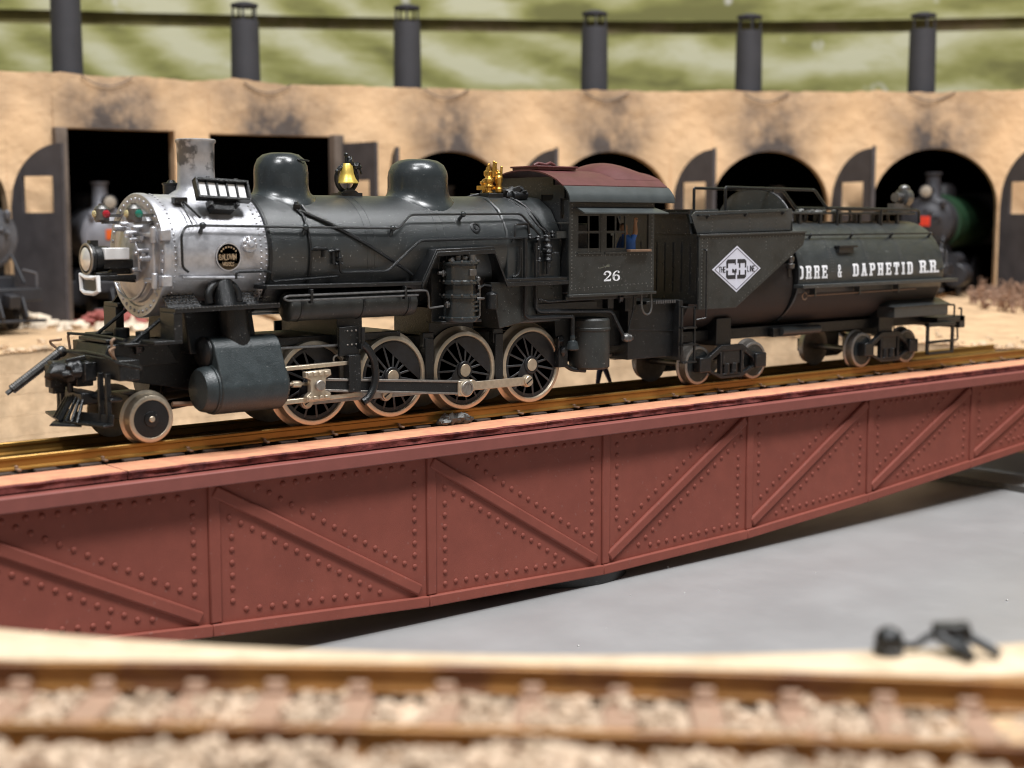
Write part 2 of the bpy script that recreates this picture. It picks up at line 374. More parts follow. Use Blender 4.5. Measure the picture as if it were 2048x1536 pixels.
# ================================================================== foreground track
track = thing('railway_track', 'blurred brass track with pinkish ties in the stone ballast nearest the camera', 'track', (-8.1, -17.6, 0))
DX, DY = .7274, -.6862; NX, NY = .6862, .7274; OX, OY = -8.95, -17.68     # centre line origin, direction, normal towards the pit
def tp(s_, o_):
    bl = -.0075*s_*s_+.12
    return OX+DX*s_+NX*(o_+bl), OY+DY*s_+NY*(o_+bl)
for o_ in (-.83, .83):
    b = MB(); n = 60
    for i in range(n+1):
        s_ = -14+28*i/n
        for u, v in RP:
            x, y = tp(s_, o_+u); b.v.append((x, y, v-.004))
    m = len(RP)
    for i in range(n):
        for j in range(m): k = (j+1) % m; b.f.append((i*m+j, i*m+k, i*m+m+k, i*m+m+j))
    b.obj('rail', RUS, track, smooth=30)
tb = MB(); tb.box(-.15, .15, -1.42, 1.42, -.17, -.006); t0 = tb.obj('tie', FTIE, track, .03)
for q in (-1, 1):
    pb = MB(); pb.prism([(.62, -.006), (1.02, -.006), (1.02, .045), (.75, .05), (.74, .12), (.66, .12), (.65, .05), (.62, .045)], lambda u, v, t: (t, u*q, v), -.09, .09); pb.obj('tie_plate', FTIE, t0, .015)
s_ = -9.; i = 0
while s_ < 9.5:
    x, y = tp(s_, 0); ang = atan2(DY, DX)-(-.015*s_)*0
    Mx = T((x, y, random.uniform(-.015, .01))) @ Matrix.Rotation(ang+random.uniform(-.05, .05), 4, 'Z')
    if i == 0: first = Mx; wm0 = None
    else: clone(t0, track, Mx)
    s_ += .79; i += 1
t0.matrix_parent_inverse = wpos(track).inverted(); t0.matrix_basis = first
# ballast: stones around and between the ties
random.seed(11); b = MB(); N_ = 0
base = []
for v in range(6):
    q = MB(); q.blob((0, 0, 0), 1., v*2.3, .5, (1, .85, .75), 6, 5); base.append(q)
for i in range(9000):
    s_ = random.uniform(-7.5, 8.5); o_ = random.uniform(-5.2, 1.45)
    x, y = tp(s_, o_)
    if hypot(x-PC[0], y-PC[1]) < PR+.78: continue
    near_tie = abs(((s_+9.+.395) % .79)-.395) < .17 and abs(o_) < 1.45
    onrail = abs(abs(o_)-.83) < .14
    if onrail or (near_tie and abs(o_) < .7 and random.random() < .86): continue
    r_ = random.uniform(.04, .085)*(1.35 if o_ < -1.3 else 1.0)
    z = -.13+random.uniform(0, .12) if abs(o_) < 1.3 else -.14+random.uniform(0, .17)
    if o_ < -1.0: z += .10+.16*max(0, noise.noise((s_*.9, o_*.9, 3)))
    if -1.7 < o_ < -.95: z += .07
    if near_tie: z = max(z, -.0)
    q = base[i % 6]; R_ = Matrix.Rotation(random.uniform(0, 6.3), 3, 'Z') @ Matrix.Rotation(random.uniform(0, 3), 3, 'X')
    b.add([Vector((x, y, z))+R_ @ (Vector(v)*r_) for v in q.v], q.f)
kind(tag(b.obj('ballast', BALL, smooth=0, fix=False), 'loose cream stone ballast filling the foreground track bed', 'ballast'), 'stuff')
bed = MB(); n = 60
for i in range(n+1):
    s_ = -16+32*i/n
    for o_, z in ((1.6, -.2), (1.45, -.10), (-1.4, -.10), (-3.5, -.06), (-9, -.06), (-14, -.1)):
        x, y = tp(s_, o_); bed.v.append((x, y, z+.03*noise.noise((x*2, y*2, 0))))
for i in range(n):
    for j in range(5): bed.f.append((i*6+j, i*6+6+j, i*6+7+j, i*6+1+j))
kind(bed.obj('ballast_bed', BALL), 'structure')
# small dark casting lying on the coping
cs = thing('scrap_casting', 'small black casting with round knob and legged bar lying on the coping', 'casting', (-4.2, -18.9, 0))
DR = Vector((.76, -.65, 0))*.74; DN = Vector((.65, .76, 0))*.74; B0 = Vector((-4.42, -18.75, .012))
b = MB(); b.ball(tuple(B0+Vector((0, 0, .14))), .145, (1, 1, .95), 14, 10); b.lathe([(.15, 0), (.16, .06), (.1, .1)], B0, (0, 0, 1), 16); b.obj('knob', BLK, cs)
b = MB(); b.bar(B0+DR*.62+DN*.1+Vector((0, 0, .20)), B0+DR*1.12+DN*.02+Vector((0, 0, .23)), .19, .17); b.obj('bar', BLK, cs, .03)
b = MB(); b.tube([B0+DR*.1+Vector((0, 0, .1)), B0+DR*.34+Vector((0, 0, .07)), B0+DR*.62+DN*.1+Vector((0, 0, .18))], .04, 8); b.obj('link', BLK, cs)
for k, (a, c) in enumerate(((.66, .95), (1.08, 1.42), (.92, .98))):
    b = MB(); b.tube([B0+DR*a+Vector((0, 0, .18)), B0+DR*c-DN*(.28 if k < 2 else .45)+Vector((0, 0, .055))], .055, 8); b.obj('leg', BLK, cs)
# ================================================================== the locomotive
loco = thing('steam_locomotive', 'black model steam locomotive with silver smokebox and number 26 on its cab', 'locomotive', (1.5, 0, 0))
BZ = 3.665; SR = 1.23; BR = 1.255
def rad(a, r, x):            # point on the boiler: angle from the top towards the near side
    return (x, -r*sin(a), BZ+r*cos(a))
# ---- smokebox
b = MB(); b.lathe([(SR-.03, 0), (SR, .02), (SR, 2.32)], (-3.46, 0, BZ), (1, 0, 0), 64); smk = b.obj('smokebox', SLV, loco)
b = MB(); b.lathe([(SR+.025, .08), (SR+.025, -.03), (SR+.005, -.055), (SR-.20, -.05), (SR-.22, -.02), (.95, -.03), (.93, -.10), (.84, -.14), (.6, -.21), (.3, -.25), (0, -.26)], (-3.46, 0, BZ), (1, 0, 0), 64); sf = b.obj('smokebox_front', SLV, loco)
b = MB()
for i in range(38):
    a = 2*pi*i/38; b.ball((-3.51, 1.13*sin(a), BZ+1.13*cos(a)), .040, (.8, 1, 1), 8, 6)
kind(b.obj('bolts', SLV, sf), 'stuff')
b = MB(); b.tube([(-3.68, .88*sin(a), BZ+.88*cos(a)) for a in [radians(t) for t in range(130, 241, 8)]], .028, 8); b.obj('front_handrail', SLV, sf)
for zz in (.42, -.48):
    b = MB(); b.box(-3.60, -3.38, -1.27, -1.09, BZ+zz-.11, BZ+zz+.11); b.box(-3.68, -3.6, -1.06, -.60, BZ+zz-.045, BZ+zz+.045); b.cyl((-3.66, -1.06, BZ+zz-.16), (-3.66, -1.06, BZ+zz+.16), .06, n=10); b.obj('door_hinge', SLV, sf, .02)
b = MB(); b.cyl((-3.66, -1.06, BZ-.7), (-3.66, -1.06, BZ+.6), .025, n=8); b.obj('hinge_pin', SLV, sf)
b = MB()
for (y, z, r_, l_) in ((-.30, 4.10, .10, .22), (-.52, 3.98, .07, .25), (-.46, 4.22, .08, .16), (-.62, 3.72, .06, .2), (-.5, 3.40, .06, .2), (.25, 4.22, .09, .2), (.1, 4.3, .06, .15), (-.75, 3.62, .07, .16), (-.72, 3.78, .05, .2)):
    b.cyl((-3.55, y, z), (-3.62-l_, y, z), r_, r_*.75, 10); b.ball((-3.62-l_, y, z), r_*.8, n=8, m=6)
b.tube([(-3.75, -.3, 4.1), (-3.8, -.55, 3.95), (-3.78, -.66, 3.72), (-3.75, -.6, 3.4)], .03, 8, .1); b.bar((-3.72, -.35, 4.02), (-3.74, -.72, 4.02), .06, .08); b.bar((-3.72, -.3, 3.74), (-3.74, -.8, 3.70), .06, .06)
b.obj('front_fittings', SLV, sf, smooth=50)
# headlight on its bracket
b = MB(); b.lathe([(.12, .55), (.20, .50), (.25, .42), (.27, .12), (.31, .08), (.31, .0), (.285, -.01), (.285, .05)], (-4.58, 0, 3.61), (1, 0, 0), 28); b.box(-4.52, -4.36, -.08, .08, 3.86, 3.98); hl = b.obj('headlight', BLK, loco, smooth=35)
b = MB(); b.lathe([(.285, .03), (.27, .0), (.18, -.05), (0, -.075)], (-4.58, 0, 3.61), (1, 0, 0), 24); b.obj('lens', LNS, hl)
b = MB(); b.ring((-4.60, 0, 3.61), (-4.565, 0, 3.61), .318, .27, 28, .01); b.obj('lens_ring', NKD, hl)
b = MB(); b.box(-4.32, -3.80, -.29, -.06, 3.60, 3.83); b.obj('number_board', WHP, loco, .015)
b = MB(); b.box(-4.32, -3.50, -.24, .26, 3.42, 3.595); b.box(-4.62, -3.5, -.30, -.10, 3.20, 3.29); b.box(-4.5, -4.05, -.25, .25, 3.27, 3.34); b.bar((-4.5, -.2, 3.24), (-3.5, -.2, 3.15), .08, .06); b.box(-4.1, -3.6, -.1, .1, 3.3, 3.45); b.obj('headlight_bracket', BLK, loco, .01)
b = MB(); yy0, yy1, za, zc = -.56, .24, 2.95, 3.31
b.tube([(-4.60, yy1, zc), (-4.60, .0, zc-.06), (-4.60, -.34, zc-.06), (-4.60, yy0, zc-.03), (-4.60, yy0-.01, za+.06), (-4.60, -.38, za), (-4.60, .06, za), (-4.60, yy1-.03, za+.05)], .045, 8, closed=True); fr = b.obj('number_plate', WHP, loco)
b = MB(); b.box(-4.585, -4.565, yy0, yy1, za, zc); b.obj('plate_back', BLK, fr)
# class lamps
for s_, jw in ((1, JWR), (-1, JWG)):
    y, z = .74*s_, 4.50
    b = MB(); b.lathe([(.12, -.17), (.155, -.12), (.15, .10), (.11, .15), (.06, .18), (.06, .21)], (-3.90, y, z), (0, 0, 1), 12); b.box(-3.9, -3.5, y-.03, y+.03, z-.2, z-.14); b.box(-3.86, -3.5, y-.05, y+.05, z-.06, z); cl = b.obj('class_lamp', STL, loco, smooth=30)
    b = MB(); b.lathe([(.085, 0), (.08, .03), (.04, .05), (0, .055)], (-3.87, y-.145, z), (.1, -1, 0), 10); b.obj('side_jewel', jw, cl, smooth=15)
    b = MB(); b.lathe([(.075, 0), (.07, .03), (.04, .05), (0, .055)], (-4.045, y, z), (-1, 0, 0), 10); b.obj('front_jewel', JWY, cl, smooth=15)
# ---- smokebox side details
b = MB()
for x in (-3.28, -1.36, -1.24):
    for i in range(26):
        a = radians(8+i*5.6+(2.8 if x == -1.24 else 0)); b.ball(rad(a, SR+.004, x), .026, (1, .8, .8), 6, 5)
kind(b.obj('rivets', SLV, smk), 'stuff')
b = MB(); b.lathe([(.285, 0), (.285, .03), (.26, .035), (.255, .02), (0, .02)], (-2.13, -SR+.012, 3.64), (0, -1, 0.03), 32); bp = b.obj('builder_plate', PLT, loco)
b = MB(); b.ring((-2.13, -SR-.012, 3.64), (-2.13, -SR-.03, 3.64), .285, .262, 32); b.obj('plate_rim', SLV, bp)
# tiny stroke letters
ST = {'B': [((0, 0), (0, 1)), ((0, 1), (.55, .85)), ((.55, .85), (.55, .6)), ((.55, .6), (0, .5)), ((0, .5), (.62, .4)), ((.62, .4), (.62, .12)), ((.62, .12), (0, 0))],
      'A': [((0, 0), (.33, 1)), ((.33, 1), (.66, 0)), ((.12, .35), (.54, .35))], 'L': [((0, 1), (0, 0)), ((0, 0), (.55, 0))],
      'D': [((0, 0), (0, 1)), ((0, 1), (.5, .85)), ((.5, .85), (.6, .5)), ((.6, .5), (.5, .15)), ((.5, .15), (0, 0))],
      'W': [((0, 1), (.18, 0)), ((.18, 0), (.36, .7)), ((.36, .7), (.54, 0)), ((.54, 0), (.72, 1))], 'I': [((.2, 0), (.2, 1))],
      'N': [((0, 0), (0, 1)), ((0, 1), (.6, 0)), ((.6, 0), (.6, 1))], 'T': [((.3, 0), (.3, 1)), ((0, 1), (.6, 1))], 'H': [((0, 0), (0, 1)), ((.6, 0), (.6, 1)), ((0, .5), (.6, .5))],
      'E': [((0, 0), (0, 1)), ((0, 1), (.55, 1)), ((0, .5), (.45, .5)), ((0, 0), (.55, 0))],
      'O': [((.05, .1), (.05, .9)), ((.05, .9), (.5, .98)), ((.5, .98), (.6, .5)), ((.6, .5), (.5, .02)), ((.5, .02), (.05, .1))],
      'R': [((0, 0), (0, 1)), ((0, 1), (.55, .85)), ((.55, .85), (.5, .55)), ((.5, .55), (0, .5)), ((.2, .5), (.6, 0))], 'K': [((0, 0), (0, 1)), ((0, .4), (.55, 1)), ((.15, .5), (.6, 0))],
      'S': [((.55, .95), (.05, .85)), ((.05, .85), (.1, .55)), ((.1, .55), (.55, .4)), ((.55, .4), (.5, .05)), ((.5, .05), (0, .05))]}
def strokes(b, txt, x, z, h, wd, y, lw, gap=.16):
    for ch in txt:
        if ch != ' ':
            for (p, q) in ST[ch]:
                P, Q = Vector((x+p[0]*wd, y, z+p[1]*h)), Vector((x+q[0]*wd, y, z+q[1]*h)); d = (Q-P).normalized()*lw*.4
                b.bar(P-d, Q+d, .012, lw, (0, 1, 0)) if False else b.bar(P-d, Q+d, lw, .012, (0, -1, 0))
        x += (.36 if ch == 'I' else .70)*wd+gap*wd
b = MB(); strokes(b, 'BALDWIN', -2.345, 3.585, .11, .075, -SR-.030, .017, .10); strokes(b, 'WORKS', -2.27, 3.46, .075, .065, -SR-.030, .013, .12)
for i in range(7):
    a = radians(-54+18*i); b.box(-2.13+.2*sin(a)-.016, -2.13+.2*sin(a)+.016, -SR-.034, -SR-.02, 3.64+.2*cos(a)-.018, 3.64+.2*cos(a)+.018)
kind(b.obj('plate_lettering', PLL, bp, smooth=0), 'stuff')
b = MB(); c_ = (-1.65, -SR+.03, 3.88); b.lathe([(.17, 0), (.17, .07), (.13, .10), (.08, .11), (.07, .15), (0, .16)], c_, (0, -1, .2), 20)
for i in range(9):
    a = 2*pi*i/9; b.bar((c_[0]+.1*cos(a), c_[1]-.09, c_[2]+.1*sin(a)+.01), (c_[0]+.17*cos(a), c_[1]-.085, c_[2]+.17*sin(a)+.01), .05, .05)
b.obj('washout_cover', SLV, loco, .01)
b = MB(); b.tube([(-3.15, -1.24, 3.25), (-1.80, -1.24, 3.22)], .035, 8); b.obj('step_bar', SLW, loco)
b = MB(); b.tube([(-1.98, -1.27, 3.20), (-1.98, -1.28, 3.33), (-1.30, -1.30, 3.34), (-1.17, -1.30, 3.30), (-1.17, -1.30, 3.12), (-.9, -1.31, 3.13), (.45, -1.31, 3.19)], .026, 8, .07); b.obj('smokebox_pipe', BLK, loco)
# ---- stack, can, number boxes
b = MB(); pts = []
b.lathe([(.62, -.22), (.52, -.06), (.42, .06), (.385, .20), (.375, .55), (.385, 1.02), (.415, 1.05), (.415, 1.10), (.39, 1.115), (.34, 1.11), (.33, .9)], (-2.15, 0, BZ+SR+.02), (0, 0, 1), 40)
for i, v in enumerate(b.v):
    x, y, z = v; d = hypot(x+2.15, y)
    if z < BZ+SR+.08 and d > .38: b.v[i] = (x, y, BZ+sqrt(max(0, SR*SR-y*y))+max(0, z-(BZ+SR-.20))*.45-.02)
b.obj('smokestack', SLW, loco, smooth=50)
b = MB(); b.lathe([(.17, 0), (.17, .34), (.19, .36), (.19, .39), (.1, .40), (.06, .45), (0, .45)], (-2.46, .5, 4.75), (0, 0, 1), 18); b.obj('feedwater_can', BLK, loco, smooth=35)
# number indicator box with five white panes, angled on the smokebox shoulder
Oi = Vector((-2.08, -.90, 4.95)); ax = Vector((1, 0, -.045)).normalized(); az = Vector((.045, .42, .9)).normalized()*1.17; an = Vector((0, -.9, .42)).normalized()
def ib(u0, u1, v0, v1, t0, t1):
    q = MB(); c = [(u0, v0), (u1, v0), (u1, v1), (u0, v1)]
    return q.hexa([Oi+ax*u+az*v+an*t0 for u, v in c], [Oi+ax*u+az*v+an*t1 for u, v in c])
q = ib(-.60, .60, -.20, -.155, 0, .16); q2 = ib(-.60, .60, .14, .185, 0, .16); q3 = ib(-.60, .60, -.2, .185, -.02, .05)
b = MB()
for k in (q, q2, q3, ib(-.60, -.555, -.2, .185, 0, .155), ib(.555, .60, -.2, .185, 0, .155), ib(-.36, -.28, -.31, -.2, -.08, .1), ib(.24, .32, -.29, -.2, -.08, .1), ib(-.25, .22, -.36, -.2, -.4, .04), ib(-.33, -.25, .185, .225, .02, .12), ib(.3, .38, .185, .225, .02, .12)): b.add(k.v, k.f)
for i in range(4):
    u = -.333+.222*i; k = ib(u-.018, u+.018, -.16, .145, .04, .11); b.add(k.v, k.f)
nb = b.obj('number_indicator', BLK, loco, .008)
for i in range(5):
    u = -.444+.222*i; k = ib(u-.088, u+.088, -.145+.02*(i == 2), .13-.02*(i == 2), .045, .075); k.obj('number_pane', WHP, nb, .025)
b = MB(); b.bar((-3.05, -.72, 4.77), (-2.77, -.72, 4.77), .16, .12); b.bar((-2.86, -.8, 4.74), (-2.66, -1.12, 4.42), .035, .05); b.bar((-2.93, -.82, 4.72), (-2.88, -1.18, 4.30), .03, .03); b.obj('sand_trap', BLK, loco, .01)
# ---- boiler
b = MB(); b.lathe([(SR-.02, 0), (BR, .03), (BR, 4.6), (BR+.02, 6.2), (BR+.02, 8.2)], (-1.22, 0, BZ), (1, 0, 0), 72); boil = b.obj('boiler', JKT, loco, smooth=50)
for x, rr_ in ((-1.16, .03), (-.20, .022), (1.28, .008), (1.46, .008), (3.22, .008), (3.42, .008), (4.62, .008), (4.86, .008)):
    b = MB(); b.ring((x-.035, 0, BZ), (x+.035, 0, BZ), BR+rr_, BR-.05, 72, .005); b.obj('boiler_band', BLK if rr_ > .01 else JKT, boil)
def dome(name, x, r_, h_, m_):
    b = MB(); n = 48
    pr_ = [(r_+.19, -.05), (r_+.185, -.01), (r_+.09, .025), (r_+.035, .075), (r_+.008, .15), (r_, .24), (r_, h_-.42), (r_*.97, h_-.29), (r_*.86, h_-.14), (r_*.66, h_-.045), (r_*.4, h_-.008), (0, h_)]
    b.lathe(pr_, (x, 0, 0), (0, 0, 1), n); v2 = []
    for (X, Y, Z) in b.v:
        sdl = BZ+sqrt(max(.05, BR*BR-Y*Y)); tt = max(0, min(1, Z/.36)); v2.append((X, Y, (sdl+Z)*(1-tt)+(BZ+BR+Z)*tt))
    b.v = v2; return b.obj(name, m_, loco, smooth=60)
d1 = dome('sand_dome', -.13, .585, .90, DOM); d2 = dome('steam_dome', 3.52, .70, .86, DOM)
b = MB(); b.tube([(-.02, -.44, 5.66), (-.02, -.53, 5.66), (.30, -.46, 5.64), (.30, -.36, 5.64)], .018, 8, .04); b.obj('grab_iron', BLK, d1)
b = MB(); b.blob((-.26, -.86, 4.64), .09, 2, .4); b.cyl((-.26, -.8, 4.75), (-.24, -.95, 4.5), .045, n=8); b.cyl((-.12, -.8, 4.68), (-.08, -.95, 4.52), .04, n=8); b.obj('sander_valve', BLK, loco)
b = MB(); b.tube([rad(radians(46), BR+.05, -.24), rad(radians(60), BR+.05, .35), rad(radians(82), BR+.05, 1.25), rad(radians(104), BR+.05, 2.15), rad(radians(112), BR+.06, 2.45)], .035, 8, .1); b.obj('sand_pipe', BLK, loco)
b = MB(); b.tube([rad(radians(44), BR+.04, -.30)]+[rad(radians(t), BR+.04, -.22) for t in range(50, 131, 10)], .025, 8); b.obj('sand_pipe', BLK, loco)
# bell
b = MB(); b.box(1.28, 1.84, -.2, .2, 4.88, 4.98); b.blob((1.55, -.05, 4.99), .2, 5, .4, (1.3, 1, .4)); b.tube([(1.55+.27*cos(a), 0, 5.30+.29*sin(a)) for a in [radians(t) for t in range(-90, 271, 20)]][:-1], .055, 8, closed=True); b.cyl((1.55, 0, 5.56), (1.55, 0, 5.80), .05, .03, 8); b.ball((1.55, 0, 5.82), .055); b.blob((1.62, -.05, 5.66), .1, 7, .4); b.blob((1.78, -.06, 5.58), .09, 8, .4)
b.ball((1.86, -.05, 5.55), .06); b.tube([(1.75, 0, 5.45), (1.86, -.04, 5.56), (1.92, -.05, 5.40)], .03, 6); b.ball((1.28, -.04, 5.45), .05); b.tube([(1.3, 0, 5.3), (1.27, -.04, 5.46)], .03, 6); b.blob((1.55, -.02, 5.53), .1, 3, .4, (1.2, .8, .8)); bl = b.obj('bell_stand', BLK, loco)
b = MB(); b.lathe([(0, .42), (.09, .41), (.13, .35), (.15, .2), (.19, .08), (.25, .0), (.255, -.03), (.22, -.02)], (1.55, -.03, 5.22), (0, 0, 1), 24); b.obj('bell', BEL, bl, smooth=50)
b = MB(); b.cyl((1.55, -.03, 5.2), (1.55, -.03, 5.06), .015, n=6); b.ball((1.55, -.03, 5.05), .04); b.obj('clapper', STL, bl)
# safety valves and whistle in gold
b = MB()
for (x, y, z, r_, h_) in ((5.50, -.18, 5.02, .12, .42), (5.74, -.26, 4.80, .085, .75), (5.72, .12, 5.05, .1, .62), (5.88, -.05, 5.1, .07, .5), (5.60, .1, 5.0, .11, .38)):
    prf = [(r_*.7, 0), (r_*.9, .05*h_), (r_*.55, .12*h_), (r_*.6, .3*h_), (r_, .34*h_), (r_*1.05, .44*h_), (r_*.75, .48*h_), (r_*.8, .6*h_), (r_*1.1, .66*h_), (r_*1.1, .80*h_), (r_*.6, .86*h_), (r_*.5, .95*h_), (0, h_)]
    b.lathe(prf, (x, y, z), (0, 0, 1), 12)
for (x, y, z, h_) in ((5.70, -.1, 5.4, .36), (5.80, -.05, 5.4, .34), (5.92, -.12, 5.3, .34), (5.66, .05, 5.4, .3)): b.cyl((x, y, z), (x+.02, y, z+h_), .04, .03, 8); b.ball((x+.02, y, z+h_), .035, n=8, m=5)
b.box(5.42, 5.9, -.2, .2, 5.1, 5.2); b.obj('safety_valves', GLD, loco, .006, smooth=35)
b = MB(); b.box(5.30, 5.75, -.42, .3, 4.78, 5.02); b.blob((6.05, -.35, 5.02), .2, 8, .5, (1.2, 1, .8), 10, 8); b.blob((6.25, -.45, 5.0), .16, 9, .5, (1, 1, 1), 10, 8); b.cyl((5.95, -.5, 4.95), (6.4, -.5, 4.98), .13, .1, 10); b.obj('turret', BLK, loco, .012)
b = MB(); b.tube([(5.3, -.05, 5.0), (5.1, .1, 4.95), (5.0, .3, 4.85)], .025, 6, .1); b.obj('turret_pipe', BLK, loco)
b = MB(); b.tube([(5.75, -.42, 4.9)]+[rad(radians(t), BR+.06, 5.85+(t-30)*.010) for t in range(25, 66, 8)]+[(6.35, -1.28, 4.1), (6.35, -1.32, 3.95)], .03, 8, .1); b.obj('turret_pipe', BLK, loco)
b = MB(); b.tube([(5.9, -.5, 4.9)]+[rad(radians(t), BR+.08, 6.02+(t-30)*.008) for t in range(25, 66, 8)]+[(6.42, -1.30, 4.1)], .03, 8, .1); b.obj('turret_pipe', BLK, loco)
# firebox shell above and below the running board
b = MB(); P = [(-1.30, 1.95), (-1.30, 3.6), (-1.24, 4.15), (-.95, 4.62), (-.5, 4.90), (0, 4.96)]; P = P+[(-y, z) for y, z in P[-2::-1]]
b.prism(P, SY, 5.15, 6.83); b.obj('firebox', JKT, loco, .04)
b = MB(); b.prism([(4.62, 2.95), (4.88, 1.86), (5.6, 1.98), (6.3, 2.12), (7.0, 2.16), (7.0, 2.95)], SX, -1.33, 1.33); fb = b.obj('firebox_sheet', OLV, loco, .02)
b = MB()
for i in range(22): b.ball((4.86+random.uniform(0, 1.9), -1.335, 2.2+random.uniform(0, .65)), .018, n=6, m=4)
kind(b.obj('staybolts', OLV, fb), 'stuff')
for x, z in ((4.31, 4.20), (5.45, 4.21)):
    b = MB(); a = math.acos((z-BZ)/BR); p = Vector(rad(a, BR, x)); n_ = Vector((0, -sin(a), cos(a))); b.lathe([(.14, -.02), (.14, .02), (.10, .03), (.09, .012), (.05, .012), (.04, .03), (0, .03)], p, n_, 20); b.obj('washout_plug', BLK, loco)
# ---- handrail and its posts
for s_ in (-1, 1):
    y = 1.36*s_; yf = 1.30*s_
    b = MB(); b.tube([(-3.05, 1.29*s_, 3.36), (-3.19, 1.33*s_, 3.45), (-3.20, 1.33*s_, 4.1), (-3.05, 1.24*s_, 4.26), (-2.69, 1.22*s_, 4.27), (-.32, 1.26*s_, 4.23), (2.05, 1.28*s_, 4.20), (2.45, 1.18*s_, 4.50), (5.66, 1.16*s_, 4.53), (6.2, 1.26*s_, 4.0)], .027, 8, .10); b.obj('handrail', BLK, loco)
    for x, z in ((-2.69, 4.27), (-.32, 4.23), (1.91, 4.20), (3.92, 4.51)):
        yr = sqrt(max(0, BR*BR-(z-BZ-.12)**2)); yo = 1.22 if x < 2 else 1.15
        b = MB(); b.tube([(x, yr*s_*.98, z-.14), (x, (yo+.02)*s_, z)], [.05, .028], 8); b.ball((x, (yo+.03)*s_, z), .072, n=12, m=8); b.obj('handrail_post', DOM, loco)
# long pipe that rises over the air pump
b = MB(); b.tube([(.47, -1.30, 3.75), (.46, -1.36, 3.55), (.46, -1.36, 3.27), (1.69, -1.36, 3.27), (2.58, -1.36, 3.93), (5.45, -1.36, 3.97), (5.7, -1.36, 3.97)], .034, 8, .09); b.obj('pump_pipe', BLK, loco)
b = MB(); b.blob((.02, -1.27, 3.78), .12, 4, .5, (1.5, .8, .35), 10, 7); b.blob((.38, -1.30, 3.74), .09, 6, .5, (1.3, .8, .5), 10, 7); b.cyl((.1, -1.24, 3.74), (.1, -1.26, 3.6), .04, n=8); b.cyl((.34, -1.28, 3.72), (.34, -1.3, 3.45), .045, n=8); b.cyl((.38, -1.3, 3.46), (.54, -1.33, 3.46), .04, n=8); b.blob((.47, -1.33, 3.55), .07, 9, .3); b.obj('check_valve', BLK, loco)
# ---- running boards
def both(o): clone(o, loco, MIR)
def rb(pts, y0, y1, th):
    b = MB(); n = len(pts)
    for (x, z) in pts: b.v += [(x, y0, z), (x, y1, z), (x, y1, z-th), (x, y0, z-th)]
    for i in range(n-1):
        for j in range(4): k = (j+1) % 4; b.f.append((i*4+j, i*4+k, i*4+4+k, i*4+4+j))
    b.f += [(3, 2, 1, 0), tuple(4*n-4+j for j in range(4))]; return b
o = rb([(-1.45, 3.06), (2.52, 3.03)], -1.56, -1.0, .085).obj('running_board', BLK, loco, .012); both(o)
o = rb([(2.46, 3.02), (2.88, 3.74), (4.53, 3.78), (4.88, 3.03), (6.86, 3.03)], -1.56, -1.0, .085).obj('running_board', BLK, loco, .012); both(o)
o = rb([(2.46, 2.97), (2.88, 3.68), (4.53, 3.72), (4.90, 2.95), (6.86, 2.95)], -1.59, -1.54, .10).obj('running_board_edge', BLK, loco, .01); both(o)
# front deck of diamond plate beside the smokebox
o = rb([(-3.52, 2.67), (-1.17, 2.69)], -1.62, -.95, .09).obj('step_deck', BLK, loco, .012); both(o)
b = MB()
for i in range(30): b.bar((-3.5+.078*i, -1.625, 2.672+.0007*i), (-3.46+.078*i, -1.625, 2.672+.0007*i), .03, .016)
for iy in range(5):
    for i in range(30):
        x = -3.45+.077*i+(.038 if iy % 2 else 0); s_ = 1 if (i+iy) % 2 else -1; y = -1.20+.075*iy; z = 2.745+.054*iy
        if -2.72 < x < -1.82: continue
        b.bar((x-.02, y-.012*s_, z), (x+.02, y+.012*s_, z+.01), .018, .018)
kind(b.obj('tread_pattern', STL, o), 'stuff')
b = MB(); b.hexa([(-3.5, -1.30, 2.66), (-2.78, -1.30, 2.66), (-2.78, -.80, 3.02), (-3.45, -.80, 3.02)], [(-3.5, -1.30, 2.62), (-2.78, -1.30, 2.62), (-2.78, -.80, 2.98), (-3.45, -.80, 2.98)]); o = b.obj('tread_slope', BLK, loco); both(o)
b = MB(); b.hexa([(-1.82, -1.30, 2.66), (-1.40, -1.30, 2.66), (-1.50, -.85, 3.02), (-1.80, -.85, 3.02)], [(-1.82, -1.30, 2.62), (-1.40, -1.30, 2.62), (-1.50, -.85, 2.98), (-1.8, -.85, 2.98)]); o = b.obj('tread_slope', BLK, loco); both(o)
b = MB(); b.box(-3.54, -3.36, -1.60, -1.0, 2.04, 2.585); b.box(-3.97, -3.36, -1.60, -1.0, 1.98, 2.05); o = b.obj('step_riser', BLK, loco, .012); both(o)
# steam pipe to the cylinder
b = MB(); b.cyl((-2.2, -1.26, 2.60), (-2.2, -1.06, 3.12), .22, .22, 24); b.cyl((-2.0, -1.1, 2.7), (-1.95, -1.2, 1.7), .3, n=18); o = b.obj('steam_pipe', BLK, loco, smooth=50); both(o)
b = MB(); b.tube([(-2.56, -1.20, 2.72), (-2.58, -1.19, 2.92), (-2.46, -1.16, 3.08), (-2.26, -1.13, 3.14), (-2.06, -1.13, 3.12), (-1.90, -1.16, 2.96), (-1.88, -1.19, 2.74)], .085, 10, .2); o = b.obj('exhaust_cover', BLK, loco); both(o)
